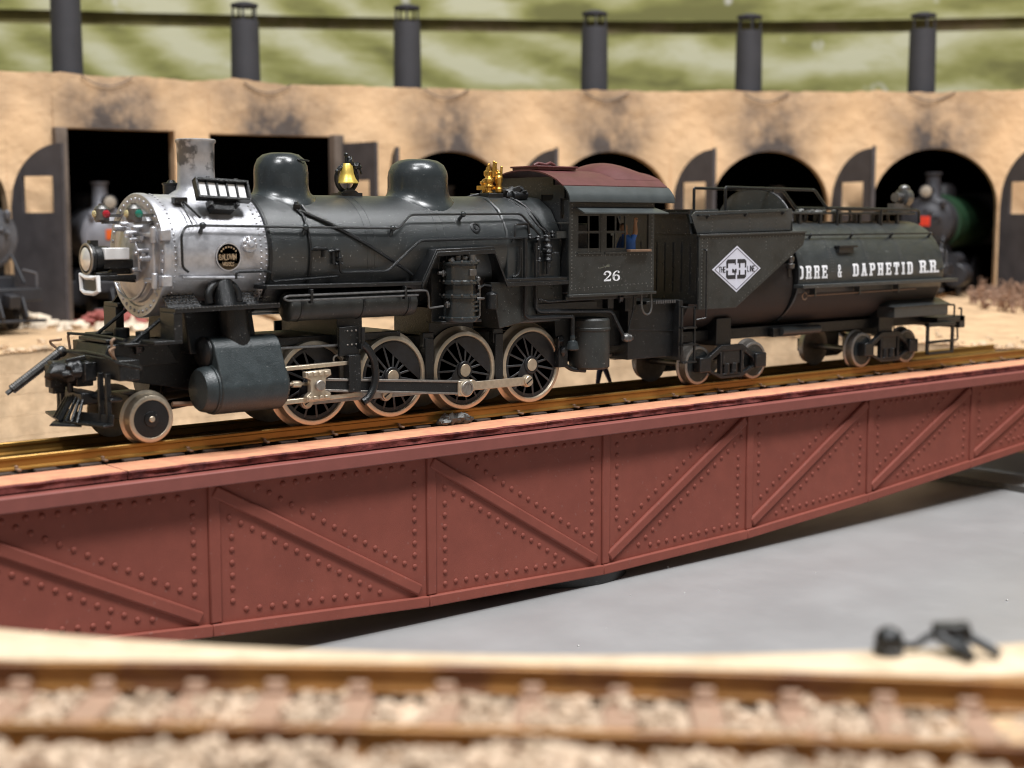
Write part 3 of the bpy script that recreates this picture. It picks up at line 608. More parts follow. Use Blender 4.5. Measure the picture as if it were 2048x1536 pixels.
# saddle and frames
b = MB(); b.prism([(-1.0, 1.7), (1.0, 1.7), (.75, 2.6), (.95, 3.0), (-.95, 3.0), (-.75, 2.6)], SY, -2.9, -1.35); b.obj('saddle', BLK, loco, .03)
for s_ in (-1, 1):
    b = MB(); b.prism([(-4.3, 1.25), (-4.3, 1.9), (-3.3, 1.95), (-1.2, 2.0), (-1.1, 1.75), (9.2, 1.72), (9.2, 1.2), (7.3, .75), (-1.0, .75), (-2.8, .95)], SX, .52*s_-.06, .52*s_+.06); b.obj('frame', BLK, loco, .01)
b = MB(); b.box(-.9, 2.35, -.9, .9, 1.74, 1.92); b.box(3.3, 4.6, -.7, .7, 1.72, 2.4); b.box(.5, 1.15, -1.15, 1.15, 1.72, 2.4); b.obj('cross_members', BLK, loco, .02)
for x in (1.0, 3.06, 5.11): b = MB(); b.box(x-.12, x+.12, -1.04, -.78, .62, 1.72); b.obj('brake_hanger', BLK, loco, .02)
for x in (1.0, 3.06, 5.11):
    b = MB(); b.box(x-.15, x+.15, -1.0, -.82, 1.5, 1.84); b.obj('spring_hanger', BLK, loco, .02)
# ---- cylinders: piston barrel below, valve chest above, sheathed together
pf = []
c0, R0 = (-1.27, 1.02), .54; c1, R1 = (-1.17, 1.68), .36
pf = [(c0[0]-R0*sin(radians(a)), c0[1]-R0*cos(radians(a))) for a in range(-60, 101, 8)] + [(c1[0]-R1*sin(radians(a)), c1[1]-R1*cos(radians(a))) for a in range(100, 241, 10)]
b = MB(); b.prism(pf, SY, -2.62, -1.10); cy = b.obj('cylinder_block', CYL, loco, .03, smooth=35)
b = MB(); b.lathe([(.50, 0), (.50, -.04), (.47, -.05), (.47, -.10), (.44, -.22), (.40, -.27), (0, -.29)], (-2.62, -1.27, 1.0), (1, 0, 0), 32); b.obj('cylinder_head', CYL, cy)
b = MB(); b.lathe([(.33, 0), (.33, -.06), (.28, -.1), (.22, -.14), (0, -.15)], (-2.62, -1.10, 1.72), (1, 0, 0), 24); b.obj('valve_head', BLK, cy)
b = MB(); b.lathe([(.50, 0), (.46, .06), (.2, .08), (.12, .14), (0, .14)], (-1.10, -1.27, 1.0), (1, 0, 0), 32); b.obj('rear_head', DOM, cy)
b = MB(); b.cyl((-1.10, -1.10, 1.72), (-.95, -1.10, 1.72), .12, .09, 12); b.ball((-1.07, -1.25, 1.9), .06); b.cyl((-1.07, -1.25, 1.8), (-1.07, -1.25, 1.95), .035, n=8); b.obj('valve_gland', STL, cy)
both(cy)
b = MB(); b.cyl((-1.0, -1.27, .98), (-.30, -1.27, .94), .035, n=10); b.cyl((-.72, -1.27, .96), (-.52, -1.27, .95), .075, n=10); o = b.obj('piston_rod', NKL, loco); both(o)
b = MB(); b.bar((-1.05, -1.30, 1.30), (.98, -1.30, 1.335), .14, .085); o = b.obj('guide_bar', NKL, loco, .012); both(o)
b = MB(); b.bar((-1.05, -1.30, .60), (.98, -1.30, .635), .14, .10); o = b.obj('guide_bar', NKL, loco, .012); both(o)
b = MB(); b.prism([(-.52, 1.10), (-.52, 1.22), (.10, 1.24), (.12, 1.12), (-.02, 1.06), (-.04, .80), (.10, .74), (.08, .62), (-.50, .60), (-.5, .70), (-.40, .78), (-.40, 1.05)], SX, -1.50, -1.36); xh = b.obj('crosshead', NKL, loco, .015)
b = MB()
for i in range(4): b.box(-.48+.14*i, -.38+.14*i, -1.53, -1.49, 1.13, 1.21); b.box(-.48+.14*i, -.38+.14*i, -1.53, -1.49, .63, .70)
b.obj('crosshead_lugs', NKL, xh, .012)
b = MB(); b.cyl((-.20, -1.50, .92), (-.20, -1.585, .92), .115, n=20, bev=.015); b.obj('wrist_pin', NKD, xh)
both(xh)
# ---- driving wheels
SPK = mat('spoke_black', (.05, .05, .052), .35, .2, .3, 8, .2, 40)
def wheel(name, R_, hub, spokes, cw, pin, parent):
    """face at y=-1.0, centred on x=0, z=R_"""
    b = MB(); b.lathe([(R_-.16, .28), (R_+.105, .27), (R_+.11, .24), (R_+.03, .20), (R_+.012, .17), (R_-.004, 0), (R_-.018, -.01), (R_-.098, -.01), (R_-.112, .01), (R_-.112, .28)], (0, -1.0, R_), (0, 1, 0), 64); ty = b
    c = MB(); c.ring((0, -.965, R_), (0, -.76, R_), R_-.108, R_-.20, 48, .01); c.cyl((0, -1.02, R_), (0, -.72, R_), hub, n=24, bev=.02); c.cyl((0, -.80, R_), (0, -.74, R_), R_-.18, n=40)
    sk = MB()
    for i in range(spokes):
        a = 2*pi*(i+.5)/spokes; c.bar((hub*.8*cos(a), -.93, R_+hub*.8*sin(a)), ((R_-.17)*cos(a), -.90, R_+(R_-.17)*sin(a)), .10, .055, (0, 1, 0)) if False else sk.bar((hub*.8*cos(a), -.945, R_+hub*.8*sin(a)), ((R_-.15)*cos(a), -.93, R_+(R_-.15)*sin(a)), .055, .08, (0, 1, 0))
    if cw:
        a0 = atan2(.36, .28); Pp = []
        for t in range(-62, 63, 8): Pp.append(((R_-.14)*cos(a0+radians(t)), R_+(R_-.14)*sin(a0+radians(t))))
        c.prism(Pp, SX, -.985, -.90)
        c.prism([(-.19, R_+.17), (.13, R_-.12), (-.14, R_-.50), (-.30, R_-.52), (-.43, R_-.36), (-.36, R_-.1)], SX, -.99, -.85)
    o = c.obj(name, WHC, parent, .008, smooth=35); ty.obj('tyre', NKL, o, smooth=40); kind(sk.obj('spokes', SPK, o, .012), 'stuff')
    d = MB(); d.cyl((0, -1.012, R_), (0, -1.035, R_), .15 if cw else .05, n=24, bev=.008); d.obj('axle_end', NKL, o)
    return o
SP = 2.049; DR_ = .9107
w0 = wheel('driving_wheel', DR_, .22, 15, True, True, loco)
for i in range(4):
    if i: clone(w0, loco, T((SP*i, 0, 0)))
    clone(w0, loco, T((SP*i, 0, 0)) @ MIR)
    b = MB(); b.cyl((SP*i, -.75, DR_), (SP*i, .75, DR_), .12, n=12); b.obj('axle', STL, loco)
PX, PZ = -.28, -.36
# side rods
def rod(name, x0, z0, x1, z1, y0, y1, h, m_, flute=True, eye=.15):
    b = MB(); L_ = hypot(x1-x0, z1-z0); ux, uz = (x1-x0)/L_, (z1-z0)/L_
    b.bar((x0, (y0+y1)/2, z0), (x1, (y0+y1)/2, z1), abs(y1-y0)*.8, h)
    for (x, z) in ((x0, z0), (x1, z1)): b.cyl((x, y0, z), (x, y1, z), eye, n=24, bev=.012)
    return b.obj(name, m_, loco, .01, smooth=35)
def pin(x, z, y, r_, par):
    b = MB(); b.cyl((x, y, z), (x, y-.05, z), r_, n=20, bev=.012); o = b.obj('crank_pin', NKL, par); q = MB(); q.bar((x-r_*.7, y-.051, z-r_*.45), (x+r_*.7, y-.051, z+r_*.45), .02, .03); q.obj('screw_slot', BLK, o)
def Pn(i): return SP*i+PX, DR_+PZ
sr = rod('side_rod', *Pn(2), *Pn(3), -1.20, -1.10, .20, NKL); pin(*Pn(3), -1.20, .125, sr)
b = MB(); b.cyl((Pn(2)[0]+.33, -1.10, Pn(2)[1]+.02), (Pn(2)[0]+.33, -1.23, Pn(2)[1]+.02), .14, n=22, bev=.015); b.cyl((Pn(2)[0]+.33, -1.2, Pn(2)[1]+.02), (Pn(2)[0]+.33, -1.25, Pn(2)[1]+.02), .07, n=16); b.obj('knuckle_joint', NKL, sr)
both(sr)
sr2 = rod('side_rod', *Pn(0), *Pn(1), -1.16, -1.06, .16, NKD, eye=.16); pin(*Pn(0), -1.16, .13, sr2); pin(*Pn(1), -1.16, .13, sr2); both(sr2)
o = rod('side_rod', *Pn(1), *Pn(2), -1.16, -1.06, .17, NKD, eye=.15); both(o)
# fluted main rod
b = MB(); A0, A1 = Vector((-.20, -1.36, .92)), Vector((Pn(2)[0], -1.36, Pn(2)[1]+.01)); d_ = (A1-A0).normalized(); n_ = Vector((-d_.z, 0, d_.x))
b.bar(A0, A1, .05, .25); mr_ = b.obj('main_rod', BLK, loco, .008)
for q in (1, -1): b = MB(); b.bar(A0+n_*.115*q, A1+n_*.14*q, .10, .05); b.obj('rod_flange', NKD, mr_, .008)
b = MB(); b.box(Pn(2)[0]-.24, Pn(2)[0]+.02, -1.43, -1.30, Pn(2)[1]-.17, Pn(2)[1]+.18); b.cyl((Pn(2)[0], -1.24, Pn(2)[1]), (Pn(2)[0], -1.45, Pn(2)[1]), .205, n=28, bev=.02); b.obj('big_end', NKL, mr_, .015)
b = MB(); b.ring((Pn(2)[0], -1.44, Pn(2)[1]), (Pn(2)[0], -1.475, Pn(2)[1]), .165, .12, 24, .01); b.cyl((Pn(2)[0], -1.44, Pn(2)[1]), (Pn(2)[0], -1.46, Pn(2)[1]), .118, n=20); b.bar((Pn(2)[0]-.05, -1.462, Pn(2)[1]-.09), (Pn(2)[0]+.05, -1.462, Pn(2)[1]+.09), .01, .03); b.obj('main_pin', NKD, mr_)
both(mr_)
# guide yoke hanger, valve rod
b = MB(); b.tube([(.95, -1.46, 1.72), (1.10, -1.48, 1.58), (1.22, -1.49, 1.35), (1.26, -1.49, 1.05), (1.20, -1.49, .75), (1.06, -1.48, .54), (.93, -1.46, .47)], .085, 10, .1); b.cyl((.95, -1.46, 1.68), (.95, -1.46, 2.08), .05, n=10); b.box(.88, 1.02, -1.5, -1.0, 1.62, 1.74); yk = b.obj('guide_yoke', BLK, loco); both(yk)
b = MB(); b.prism([(.42, 1.48), (.92, 1.50), (.92, 2.12), (.42, 2.10)], SX, -1.36, -1.28); b.box(.6, .9, -1.45, -1.2, .7, 1.5); mp = b.obj('motion_plate', BLK, loco, .01); both(mp)
b = MB()
for zz in (1.72, 2.02):
    for i in range(3): b.ball((.62+.11*i, -1.365, zz), .022, n=8, m=5)
kind(b.obj('bolts', NKD, mp), 'stuff')
b = MB(); b.tube([(-1.0, -1.24, 1.73), (.86, -1.24, 1.71)], .03, 8); o = b.obj('valve_rod', STL, loco); both(o)
b = MB(); b.tube([(.40, -1.2, 1.28), (.34, -1.22, 1.46), (.48, -1.25, 1.52), (.66, -1.25, 1.38), (.75, -1.25, 1.60)], .022, 6, .08); b.box(.52, .60, -1.22, -1.16, .75, 1.30); b.box(.86, .96, -1.24, -1.14, .72, 1.30); b.obj('yoke_links', NKD, loco)
# ---- pilot truck wheel pair
PT = Vector((-3.78, 0, 0)); PRW = .468
b = MB(); b.lathe([(PRW-.10, .27), (PRW+.085, .26), (PRW+.09, .23), (PRW+.03, .20), (PRW, 0), (PRW-.015, -.012), (PRW-.085, -.012), (PRW-.10, .01), (PRW-.10, .27)], (0, -1.0, PRW), (0, 1, 0), 48); ty = b
c = MB(); c.lathe([(PRW-.09, .0), (PRW-.115, .05), (PRW-.2, .075), (.17, .03), (.15, -.02), (.10, -.03), (0, -.03)], (0, -1.0, PRW), (0, 1, 0), 40); pw0 = c.obj('pilot_wheel', BLK, loco, smooth=50); ty.obj('tyre', NKL, pw0, smooth=40)
b = MB(); b.cyl((0, -1.02, PRW), (0, -1.05, PRW), .062, n=18, bev=.01); b.obj('axle_end', NKL, pw0)
clone(pw0, loco, T(PT) @ MIR); pw0.matrix_basis = T(PT)
b = MB(); b.cyl((-3.78, -.8, PRW), (-3.78, .8, PRW), .08, n=10); b.bar((-3.78, 0, PRW+.02), (-1.5, 0, .72), .5, .12); b.box(-4.0, -3.5, -.45, .45, PRW-.1, PRW+.45); b.obj('pilot_truck', BLK, loco, .02)
b = MB(); b.tube([(-3.3, -.95, .72), (-1.3, -.95, .62)], .05, 8); b.obj('truck_link', CLP, loco)
# ---- pilot beam, coupler, footboards
b = MB(); b.box(-4.66, -4.24, -1.52, 1.52, 1.32, 1.72); bm_ = b.obj('pilot_beam', BLK, loco, .02)
b = MB(); b.prism([(-4.6, 1.72), (-4.5, 1.95), (-3.9, 1.98), (-3.3, 2.0), (-3.0, 1.5), (-4.2, 1.5)], SX, -.72, .72); b.box(-4.3, -3.4, -1.0, 1.0, 1.93, 1.99); b.obj('pilot_deck', BLK, loco, .015)
b = MB(); b.box(-4.5, -4.05, -.6, .7, 1.98, 2.05); b.cyl((-3.7, -.55, 2.0), (-3.7, -.55, 2.18), .14, n=12); b.cyl((-3.75, .3, 2.0), (-3.75, .3, 2.2), .16, n=12); b.blob((-3.9, -.75, 1.9), .12, 3, .4); b.box(-4.45, -4.3, .3, 1.1, 1.72, 1.95); b.obj('deck_fittings', BLK, loco, .015)
b = MB(); b.box(-4.95, -4.6, -.20, .30, 1.12, 1.62); b.blob((-5.05, .10, 1.42), .32, 4, .25, (1.1, .9, .75), 14, 10); b.box(-5.35, -4.8, .10, .40, 1.10, 1.55); b.box(-5.30, -5.05, .12, .36, .98, 1.62); b.blob((-5.0, -.2, 1.42), .2, 6, .35, (1.1, .8, .9), 12, 8); b.bar((-5.1, -.05, 1.62), (-4.75, -.2, 1.70), .14, .10); b.box(-4.9, -4.66, -.5, -.30, 1.25, 1.62); b.cyl((-5.0, .0, 1.0), (-5.0, .0, 1.25), .06, n=10); b.obj('coupler', BLK, loco, .02, smooth=35)
b = MB(); n = 26; PA, PB = Vector((-4.80, .86, 1.74)), Vector((-5.82, .92, 1.03))
for i in range(n): p = PA.lerp(PB, i/n); q = PA.lerp(PB, (i+.72)/n); b.cyl(p, q, .098, n=10); b.cyl(q, PA.lerp(PB, (i+1)/n), .078, n=10)
b.cyl(PB, PB+(PB-PA).normalized()*.12, .05, n=8); b.ball(tuple(PA), .12); b.obj('air_hose', STL, loco, smooth=30)
b = MB(); b.tube([(-4.78, 1.0, 1.74), (-4.74, -.2, 1.80), (-4.72, -1.0, 1.78), (-4.66, -1.50, 1.66), (-4.45, -2.02, 1.60)], .035, 8); b.obj('uncoupling_lever', BLK, loco)
for s_ in (-1, 1):
    b = MB(); b.tube([(-4.52, 1.02*s_, 1.55), (-4.58, 1.02*s_, 2.06), (-4.5, 1.0*s_, 2.10)], .03, 8, .05); b.tube([(-4.62, 1.30*s_, 1.7), (-4.78, 1.42*s_, 1.86), (-4.80, 1.42*s_, 1.92), (-4.62, 1.25*s_, 1.95)], .026, 8, .05); b.obj('grab_iron', CLP, loco)
    b = MB(); b.tube([(-4.15, .90*s_, 1.95), (-3.35, .92*s_, 2.52)], .04, 8); b.obj('deck_brace', BLK, loco)
    for x, y in ((-4.78, .92), (-4.74, 1.16)):
        b = MB(); b.box(x-.05, x+.05, y*s_-.045, y*s_+.045, .50, 1.45); b.obj('step_post', BLK, loco, .01)
    b = MB(); b.hexa([(-5.22, .10*s_, .42), (-4.98, .10*s_, .42), (-4.72, 1.34*s_, .44), (-4.96, 1.40*s_, .44)], [(-5.22, .10*s_, .47), (-4.98, .10*s_, .47), (-4.72, 1.34*s_, .49), (-4.96, 1.40*s_, .49)]); b.obj('footboard', BLK, loco, .01)
    b = MB(); b.hexa([(-5.02, .12*s_, .46), (-4.97, .12*s_, .46), (-4.70, 1.30*s_, .47), (-4.75, 1.33*s_, .47)], [(-5.0, .12*s_, .64), (-4.95, .12*s_, .64), (-4.68, 1.30*s_, .66), (-4.73, 1.33*s_, .66)]); b.obj('footboard_back', BLK, loco, .01)
b = MB(); b.tube([(-4.58, 1.02, 2.09), (-4.40, .4, 2.09), (-4.32, -.4, 2.08), (-4.30, -1.0, 2.06)], .03, 8); b.obj('deck_rail', BLK, loco)
b = MB(); b.box(-4.95, -4.6, -.42, .42, .78, 1.02); b.box(-4.75, -4.5, -1.3, 1.3, .9, .98); b.obj('pilot_block', BLK, loco, .03)
for i in range(7):
    t = (i-3)/3.; b = MB(); b.tube([(-4.86-.03*(3-abs(i-3))/3, .34*t, 1.0), (-5.22+.10*abs(t), .55*t, .46)], .035, 8); b.obj('pilot_bar', BLK, loco)
b = MB(); b.hexa([(-5.48, -.05, .38), (-5.05, -.62, .38), (-5.0, .62, .38), (-5.3, .2, .38)], [(-5.44, -.05, .43), (-5.05, -.62, .43), (-5.0, .62, .43), (-5.3, .2, .43)]); b.obj('pilot_toe', BLK, loco, .01)
# ---- air reservoir with cooling coil
b = MB(); b.lathe([(0, -.03), (.22, 0), (.30, .05), (.31, .09), (.31, 3.2), (.30, 3.24), (.22, 3.29), (0, 3.32)], (-.82, -1.16, 2.58), (1, 0, 0), 28); ar = b.obj('air_reservoir', OLV, loco, smooth=50)
for x in (-.55, 1.0, 2.2): q = MB(); q.ring((x-.03, -1.16, 2.58), (x+.03, -1.16, 2.58), .325, .3, 28); q.obj('reservoir_strap', BLK, ar)
b = MB(); b.tube([(2.40, -1.60, 2.84), (-.98, -1.60, 2.83), (-1.09, -1.60, 2.78), (-.98, -1.60, 2.73), (2.33, -1.60, 2.74)], .024, 8, .05); b.tube([(2.40, -1.60, 2.84), (2.58, -1.60, 2.83), (2.62, -1.60, 2.70), (2.62, -1.60, 2.44), (3.02, -1.60, 2.47)], .022, 8, .06); cc = b.obj('cooling_coil', STL, loco)
for x in (-.42, 1.98): b = MB(); b.box(x-.03, x+.03, -1.64, -1.52, 2.66, 2.95); b.obj('coil_clip', BLK, cc, .008)
both(ar)
# ---- air pump
b = MB(); AX, AY = 3.62, -1.42
b.lathe([(.42, 2.10), (.44, 2.14), (.44, 2.20), (.37, 2.22), (.37, 2.62), (.43, 2.64), (.43, 2.70), (.34, 2.72), (.34, 2.92), (.42, 2.95), (.42, 3.01), (.385, 3.04), (.40, 3.36), (.45, 3.40), (.45, 3.44), (.2, 3.47), (0, 3.48)], (AX, AY, 0), (0, 0, 1), 32); ap = b.obj('air_pump', DOM, loco, smooth=30)
b = MB()
for z in (2.15, 2.67, 2.98, 3.42):
    for i in range(12): a = 2*pi*i/12; b.ball((AX+.44*cos(a), AY+.44*sin(a), z+.04), .03, n=6, m=4)
for i in range(7): b.blob((AX-.3+.1*i, AY-.1+.1*(i % 2), 3.48+.06*sin(i*.5)), .07, i, .4)
b.cyl((AX+.22, AY-.2, 3.45), (AX+.22, AY-.2, 3.6), .07, n=10); kind(b.obj('pump_bolts', STL, ap), 'stuff')
b = MB()
for z in (2.34, 2.44, 2.54): b.ring((AX+.1, AY, z-.025), (AX+.1, AY, z+.025), .36, .25, 26, .01)
b.obj('cooling_fins', DOM, ap)
b = MB(); b.box(AX-.03, AX+.16, AY-.43, AY-.36, 3.14, 3.28); b.tube([(AX+.40, AY-.1, 3.1), (AX+.5, AY-.1, 2.9), (AX+.5, AY-.1, 2.2)], .03, 8, .06); b.cyl((AX+.42, AY-.1, 2.86), (AX+.5, AY-.1, 2.86), .06, n=8); b.ball((AX+.45, AY-.12, 3.05), .06); b.cyl((AX+.4, AY-.12, 2.6), (AX+.62, AY-.12, 2.6), .03, n=8); b.cyl((AX-.6, AY, 3.2), (AX-.38, AY, 3.2), .04, n=8); b.blob((AX-.45, AY, 3.2), .07, 3, .3); b.blob((AX-.42, AY-.1, 2.5), .07, 3, .3); b.obj('pump_fittings', STL, ap, .006)
b = MB(); b.lathe([(.10, 0), (.145, .03), (.145, .36), (.10, .40), (.04, .42), (.04, .5)], (4.58, -1.40, 2.32), (0, 0, 1), 18); b.tube([(4.58, -1.40, 2.8), (4.58, -1.40, 2.87), (4.35, -1.40, 2.90), (4.15, -1.4, 2.8)], .03, 8, .05); b.obj('drip_cup', BLK, loco)
b = MB(); b.box(3.05, 4.2, -1.5, -.9, 2.06, 2.12); b.box(3.0, 4.25, -1.2, -1.05, 2.1, 3.7); b.obj('pump_bracket', BLK, loco, .01)
# ---- pipes under the cab, injector, water drum, ash pan
b = MB(); b.tube([(5.60, -1.40, 3.95), (5.60, -1.40, 2.14), (5.72, -1.40, 2.08), (7.10, -1.40, 2.06), (7.12, -1.40, 2.0), (7.12, -1.40, 1.60)], .05, 8, .09); b.obj('delivery_pipe', BLK, loco)
b = MB(); b.tube([(5.93, -1.40, 3.85), (5.94, -1.40, 2.30), (6.05, -1.40, 2.22), (8.35, -1.40, 2.14), (8.45, -1.40, 2.08), (8.80, -1.45, 1.50)], .05, 8, .10); b.obj('delivery_pipe', BLK, loco)
b = MB(); b.tube([(6.0, -1.42, 2.52), (6.3, -1.42, 2.44), (7.9, -1.42, 2.47)], .025, 8); b.box(6.0, 7.95, -1.38, -1.2, 2.16, 2.40); b.obj('ash_pan_bar', BLK, loco, .01)
b = MB(); b.lathe([(.06, 0), (.11, .05), (.12, .12), (.09, .17), (.10, .22), (.05, .33), (.02, .36)], (8.74, -1.5, 1.47), (1, 0, -.12), 14); b.obj('injector', STL, loco, smooth=30)
b = MB(); b.lathe([(.15, 1.24), (.165, 1.26), (.165, 1.30), (.14, 1.36), (.12, 1.44), (.06, 1.48), (.07, 1.53), (.05, 1.60)], (7.12, -1.40, 0), (0, 0, 1), 18); b.obj('overflow_bell', DOM, loco, smooth=35)
b = MB(); b.lathe([(0, .70), (.46, .71), (.51, .76), (.51, 1.66), (.53, 1.68), (.53, 1.73), (.51, 1.75), (.51, 1.92), (.47, 1.97), (0, 1.98)], (8.0, -1.05, 0), (0, 0, 1), 36); b.box(7.7, 7.75, -1.6, -1.5, .8, 1.0) if False else None; b.obj('water_drum', OLV, loco, smooth=35)
b = MB(); b.box(7.0, 9.2, -.9, .9, 1.2, 2.55); b.box(6.85, 9.65, -1.45, 1.45, 2.44, 2.58); b.box(6.9, 7.2, -1.15, -.7, .8, 1.3); b.tube([(7.05, -1.0, .95), (7.4, -1.05, .72), (7.75, -1.2, .68)], .06, 8, .1); b.blob((6.95, -1.1, 1.45), .13, 3, .5); b.blob((7.0, -1.15, 1.2), .1, 5, .5); b.obj('ash_pan', BLK, loco, .02)
b = MB(); b.tube([(8.5, -.5, .86), (9.2, -.6, .95), (10.4, -.5, .92)], .05, 8); b.bar((9.4, -.45, .84), (9.9, -.45, .84), .25, .1); b.obj('drawbar', NKD, loco, .02)
b = MB(); b.tube([(6.05, -1.33, 3.95), (6.05, -1.40, 3.6)], .05, 8)
for (x, y, z, r_) in ((6.0, -1.40, 3.95, .07), (6.0, -1.42, 3.72, .05), (6.32, -1.36, 3.95, .10), (6.32, -1.40, 3.7, .12), (6.32, -1.40, 3.5, .11), (6.34, -1.4, 3.3, .06), (6.02, -1.42, 3.45, .06), (5.75, -1.4, 4.0, .06), (6.5, -1.36, 4.05, .08)): b.lathe([(r_*.6, -r_), (r_, -.5*r_), (r_*.8, 0), (r_, .5*r_), (r_*.5, r_)], (x, y, z), (0, 0, 1), 10)
b.cyl((6.32, -1.40, 3.1), (6.32, -1.40, 4.1), .05, n=10); b.cyl((6.0, -1.42, 3.05), (6.0, -1.42, 4.0), .035, n=8); b.tube([(5.4, -1.28, 3.97), (6.7, -1.36, 3.95)], .035, 8); b.cyl((6.32, -1.40, 3.6), (6.6, -1.44, 3.6), .03, n=8); b.cyl((6.1, -1.45, 3.7), (6.35, -1.45, 3.68), .02, n=6); b.obj('lubricator', BLK, loco, smooth=35)
b = MB(); b.tube([(5.30, -1.28, 3.88), (5.30, -1.38, 4.02), (5.34, -1.33, 4.28), (5.8, -1.26, 4.30), (5.85, -1.26, 4.0)], .03, 8, .06); b.tube([(5.25, -1.35, 3.05), (5.4, -1.37, 3.08), (5.46, -1.37, 3.2), (5.46, -1.37, 3.75)], .03, 8, .08); b.obj('blow_off_pipe', BLK, loco)
# ================================================================== cab
RVT = mat('glint_rivet', (.20, .20, .19), .32, .6, .2, 8)  # paler colour put in for the glints on the rivet heads
CX0, CX1, CY = 6.82, 9.70, 1.60; CZ0, CZ1 = 2.60, 4.85
cab = None
def sidewall(name, m_, s_):
    """cab side as strips around the window openings"""
    b = MB(); y0, y1 = s_*CY, s_*(CY-.06)
    def bx(x0, x1, z0, z1): b.box(x0, x1, min(y0, y1), max(y0, y1), z0, z1)
    bx(CX0, CX1, CZ0, 3.60); bx(CX0, CX1, 4.52, CZ1)
    for a, c in ((CX0, 7.06), (7.86, 8.0), (9.50, CX1)): bx(a, c, 3.60, 4.52)
    return b.obj(name, m_, loco, 0)
for s_ in (-1, 1):
    sd = sidewall('cab_side', OLV, s_)
    yi0, yi1 = sorted((s_*(CY-.01), s_*(CY-.05)))
    for (x0, x1, zl) in ((7.06, 7.86, 3.66), (8.0, 8.73, 3.66)):       # two sashes of four panes
        b = MB(); f = .055
        b.box(x0, x1, yi0, yi1, 3.60, 3.60+.10); b.box(x0, x1, yi0, yi1, 4.48, 4.52); b.box(x0, x0+f, yi0, yi1, 3.70, 4.48); b.box(x1-f, x1, yi0, yi1, 3.70, 4.48)
        xm = (x0+x1)/2; b.box(xm-.025, xm+.025, yi0+.004, yi1-.004, 3.70, 4.48); b.box(x0+f, x1-f, yi0+.002, yi1-.002, 4.06, 4.12); b.obj('window_sash', OLV, sd)
    b = MB(); b.box(7.06, 7.9, s_*CY-.03, s_*CY+.03, 3.565, 3.60); b.box(7.98, 8.75, s_*CY-.03, s_*CY+.03, 3.565, 3.60); b.obj('window_sill', OLV, sd)
    b = MB(); b.box(8.72, 9.46, min(s_*CY, s_*(CY+.16)), max(s_*CY, s_*(CY+.16)), 3.60, 3.66); b.obj('armrest', CLP, sd, .01)
    b = MB(); b.hexa([(7.02, s_*CY, 4.70), (9.68, s_*CY, 4.70), (9.78, s_*(CY+.42), 4.56), (6.92, s_*(CY+.42), 4.56)], [(7.02, s_*CY, 4.67), (9.68, s_*CY, 4.67), (9.78, s_*(CY+.42), 4.53), (6.92, s_*(CY+.42), 4.53)]); b.obj('awning', GRR, sd)
    b = MB(); b.box(CX0-.04, CX1+.05, s_*CY-.06, s_*CY+.06, CZ0-.07, CZ0); b.obj('cab_floor_edge', OLV, sd, .015)
    b = MB()
    for i in range(24): b.ball((CX0+.08, s_*CY, 2.72+.088*i), .017, (1, .7, 1), 6, 4)
    for i in range(22): b.ball((CX1-.08, s_*CY, 2.72+.098*i), .017, (1, .7, 1), 6, 4)
    for i in range(18): b.ball((7.02+.142*i, s_*CY, 3.53), .016, (1, .7, 1), 6, 4); b.ball((7.02+.142*i, s_*CY, 2.74+.004*i), .016, (1, .7, 1), 6, 4)
    for i in range(20): b.ball((6.98+.135*i, s_*CY, 4.82), .018, (1, .7, 1), 6, 4)
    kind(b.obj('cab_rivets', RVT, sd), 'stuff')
# front and rear walls (rear open in the middle)
def arcpts(x, r_up, ys):  return [(y, 4.85+.73*sqrt(max(0, 1-(y/1.72)**2))**1.15) for y in ys]
ys = [-1.72+3.44*i/28 for i in range(29)]
b = MB()
for (y0, y1, z0, z1) in ((-1.54, -1.30, 2.6, 4.30), (1.30, 1.54, 2.6, 4.30), (-1.54, -1.26, 4.30, 4.42), (1.26, 1.54, 4.30, 4.42), (-1.26, 1.26, 2.6, 4.85), (-1.26, -.95, 4.85, 4.90), (-.55, 1.26, 4.85, 5.0), (-1.54, -1.40, 4.42, 4.85), (1.40, 1.54, 4.42, 4.85), (-1.0, 1.0, 5.0, 5.42), (-1.4, -1.0, 4.9, 5.22), (1.0, 1.4, 4.9, 5.22)): b.box(CX0+.01, CX0+.07, y0, y1, z0, z1)
b.obj('cab_front', BLK, loco)
b = MB(); b.box(CX0-.34, CX0, -1.58, -1.34, 4.30, 4.325); b.box(6.5, 6.82, -1.50, -1.36, 3.95, 4.12); b.obj('cab_front_bracket', OLV, loco)
b = MB(); b.box(CX1-.07, CX1-.01, -1.0, 1.0, 4.95, 5.42); b.obj('cab_rear_lintel', BLK, loco)
b = MB(); b.box(CX0, CX1, -1.54, 1.54, 2.60, 2.68); b.box(7.0, 8.3, -.7, .7, 2.68, 4.3); b.obj('backhead', BLK, loco, .05)
def roofstrip(name, ya, yb, m_, x0=CX0-.12, x1=10.28):
    b = MB(); n = 14; ps = arcpts(0, 0, [ya+(yb-ya)*i/n for i in range(n+1)])
    P = [(y, z+.035) for y, z in ps]+[(y, z) for y, z in ps[::-1]]
    b.hexa([(x0, y, z) for y, z in P], [(x1, y, z) for y, z in P]); 
    return b.obj(name, m_, loco, smooth=40)
rf = roofstrip('cab_roof', -1.485, 1.485, RED)
for s_ in (-1, 1):
    b = MB(); ps = arcpts(0, 0, [s_*(1.485+.235*i/9) for i in range(10)]); ps = [(y, z) for y, z in ps]+[(s_*1.72, 4.80)]
    P = [(y*1.0+s_*.03, z+.012) for y, z in ps]+[(y, z) for y, z in ps[::-1]]
    b.hexa([(CX0-.12, y, z) for y, z in P], [(10.28, y, z) for y, z in P]); b.obj('roof_eave', GRR, rf, smooth=40)
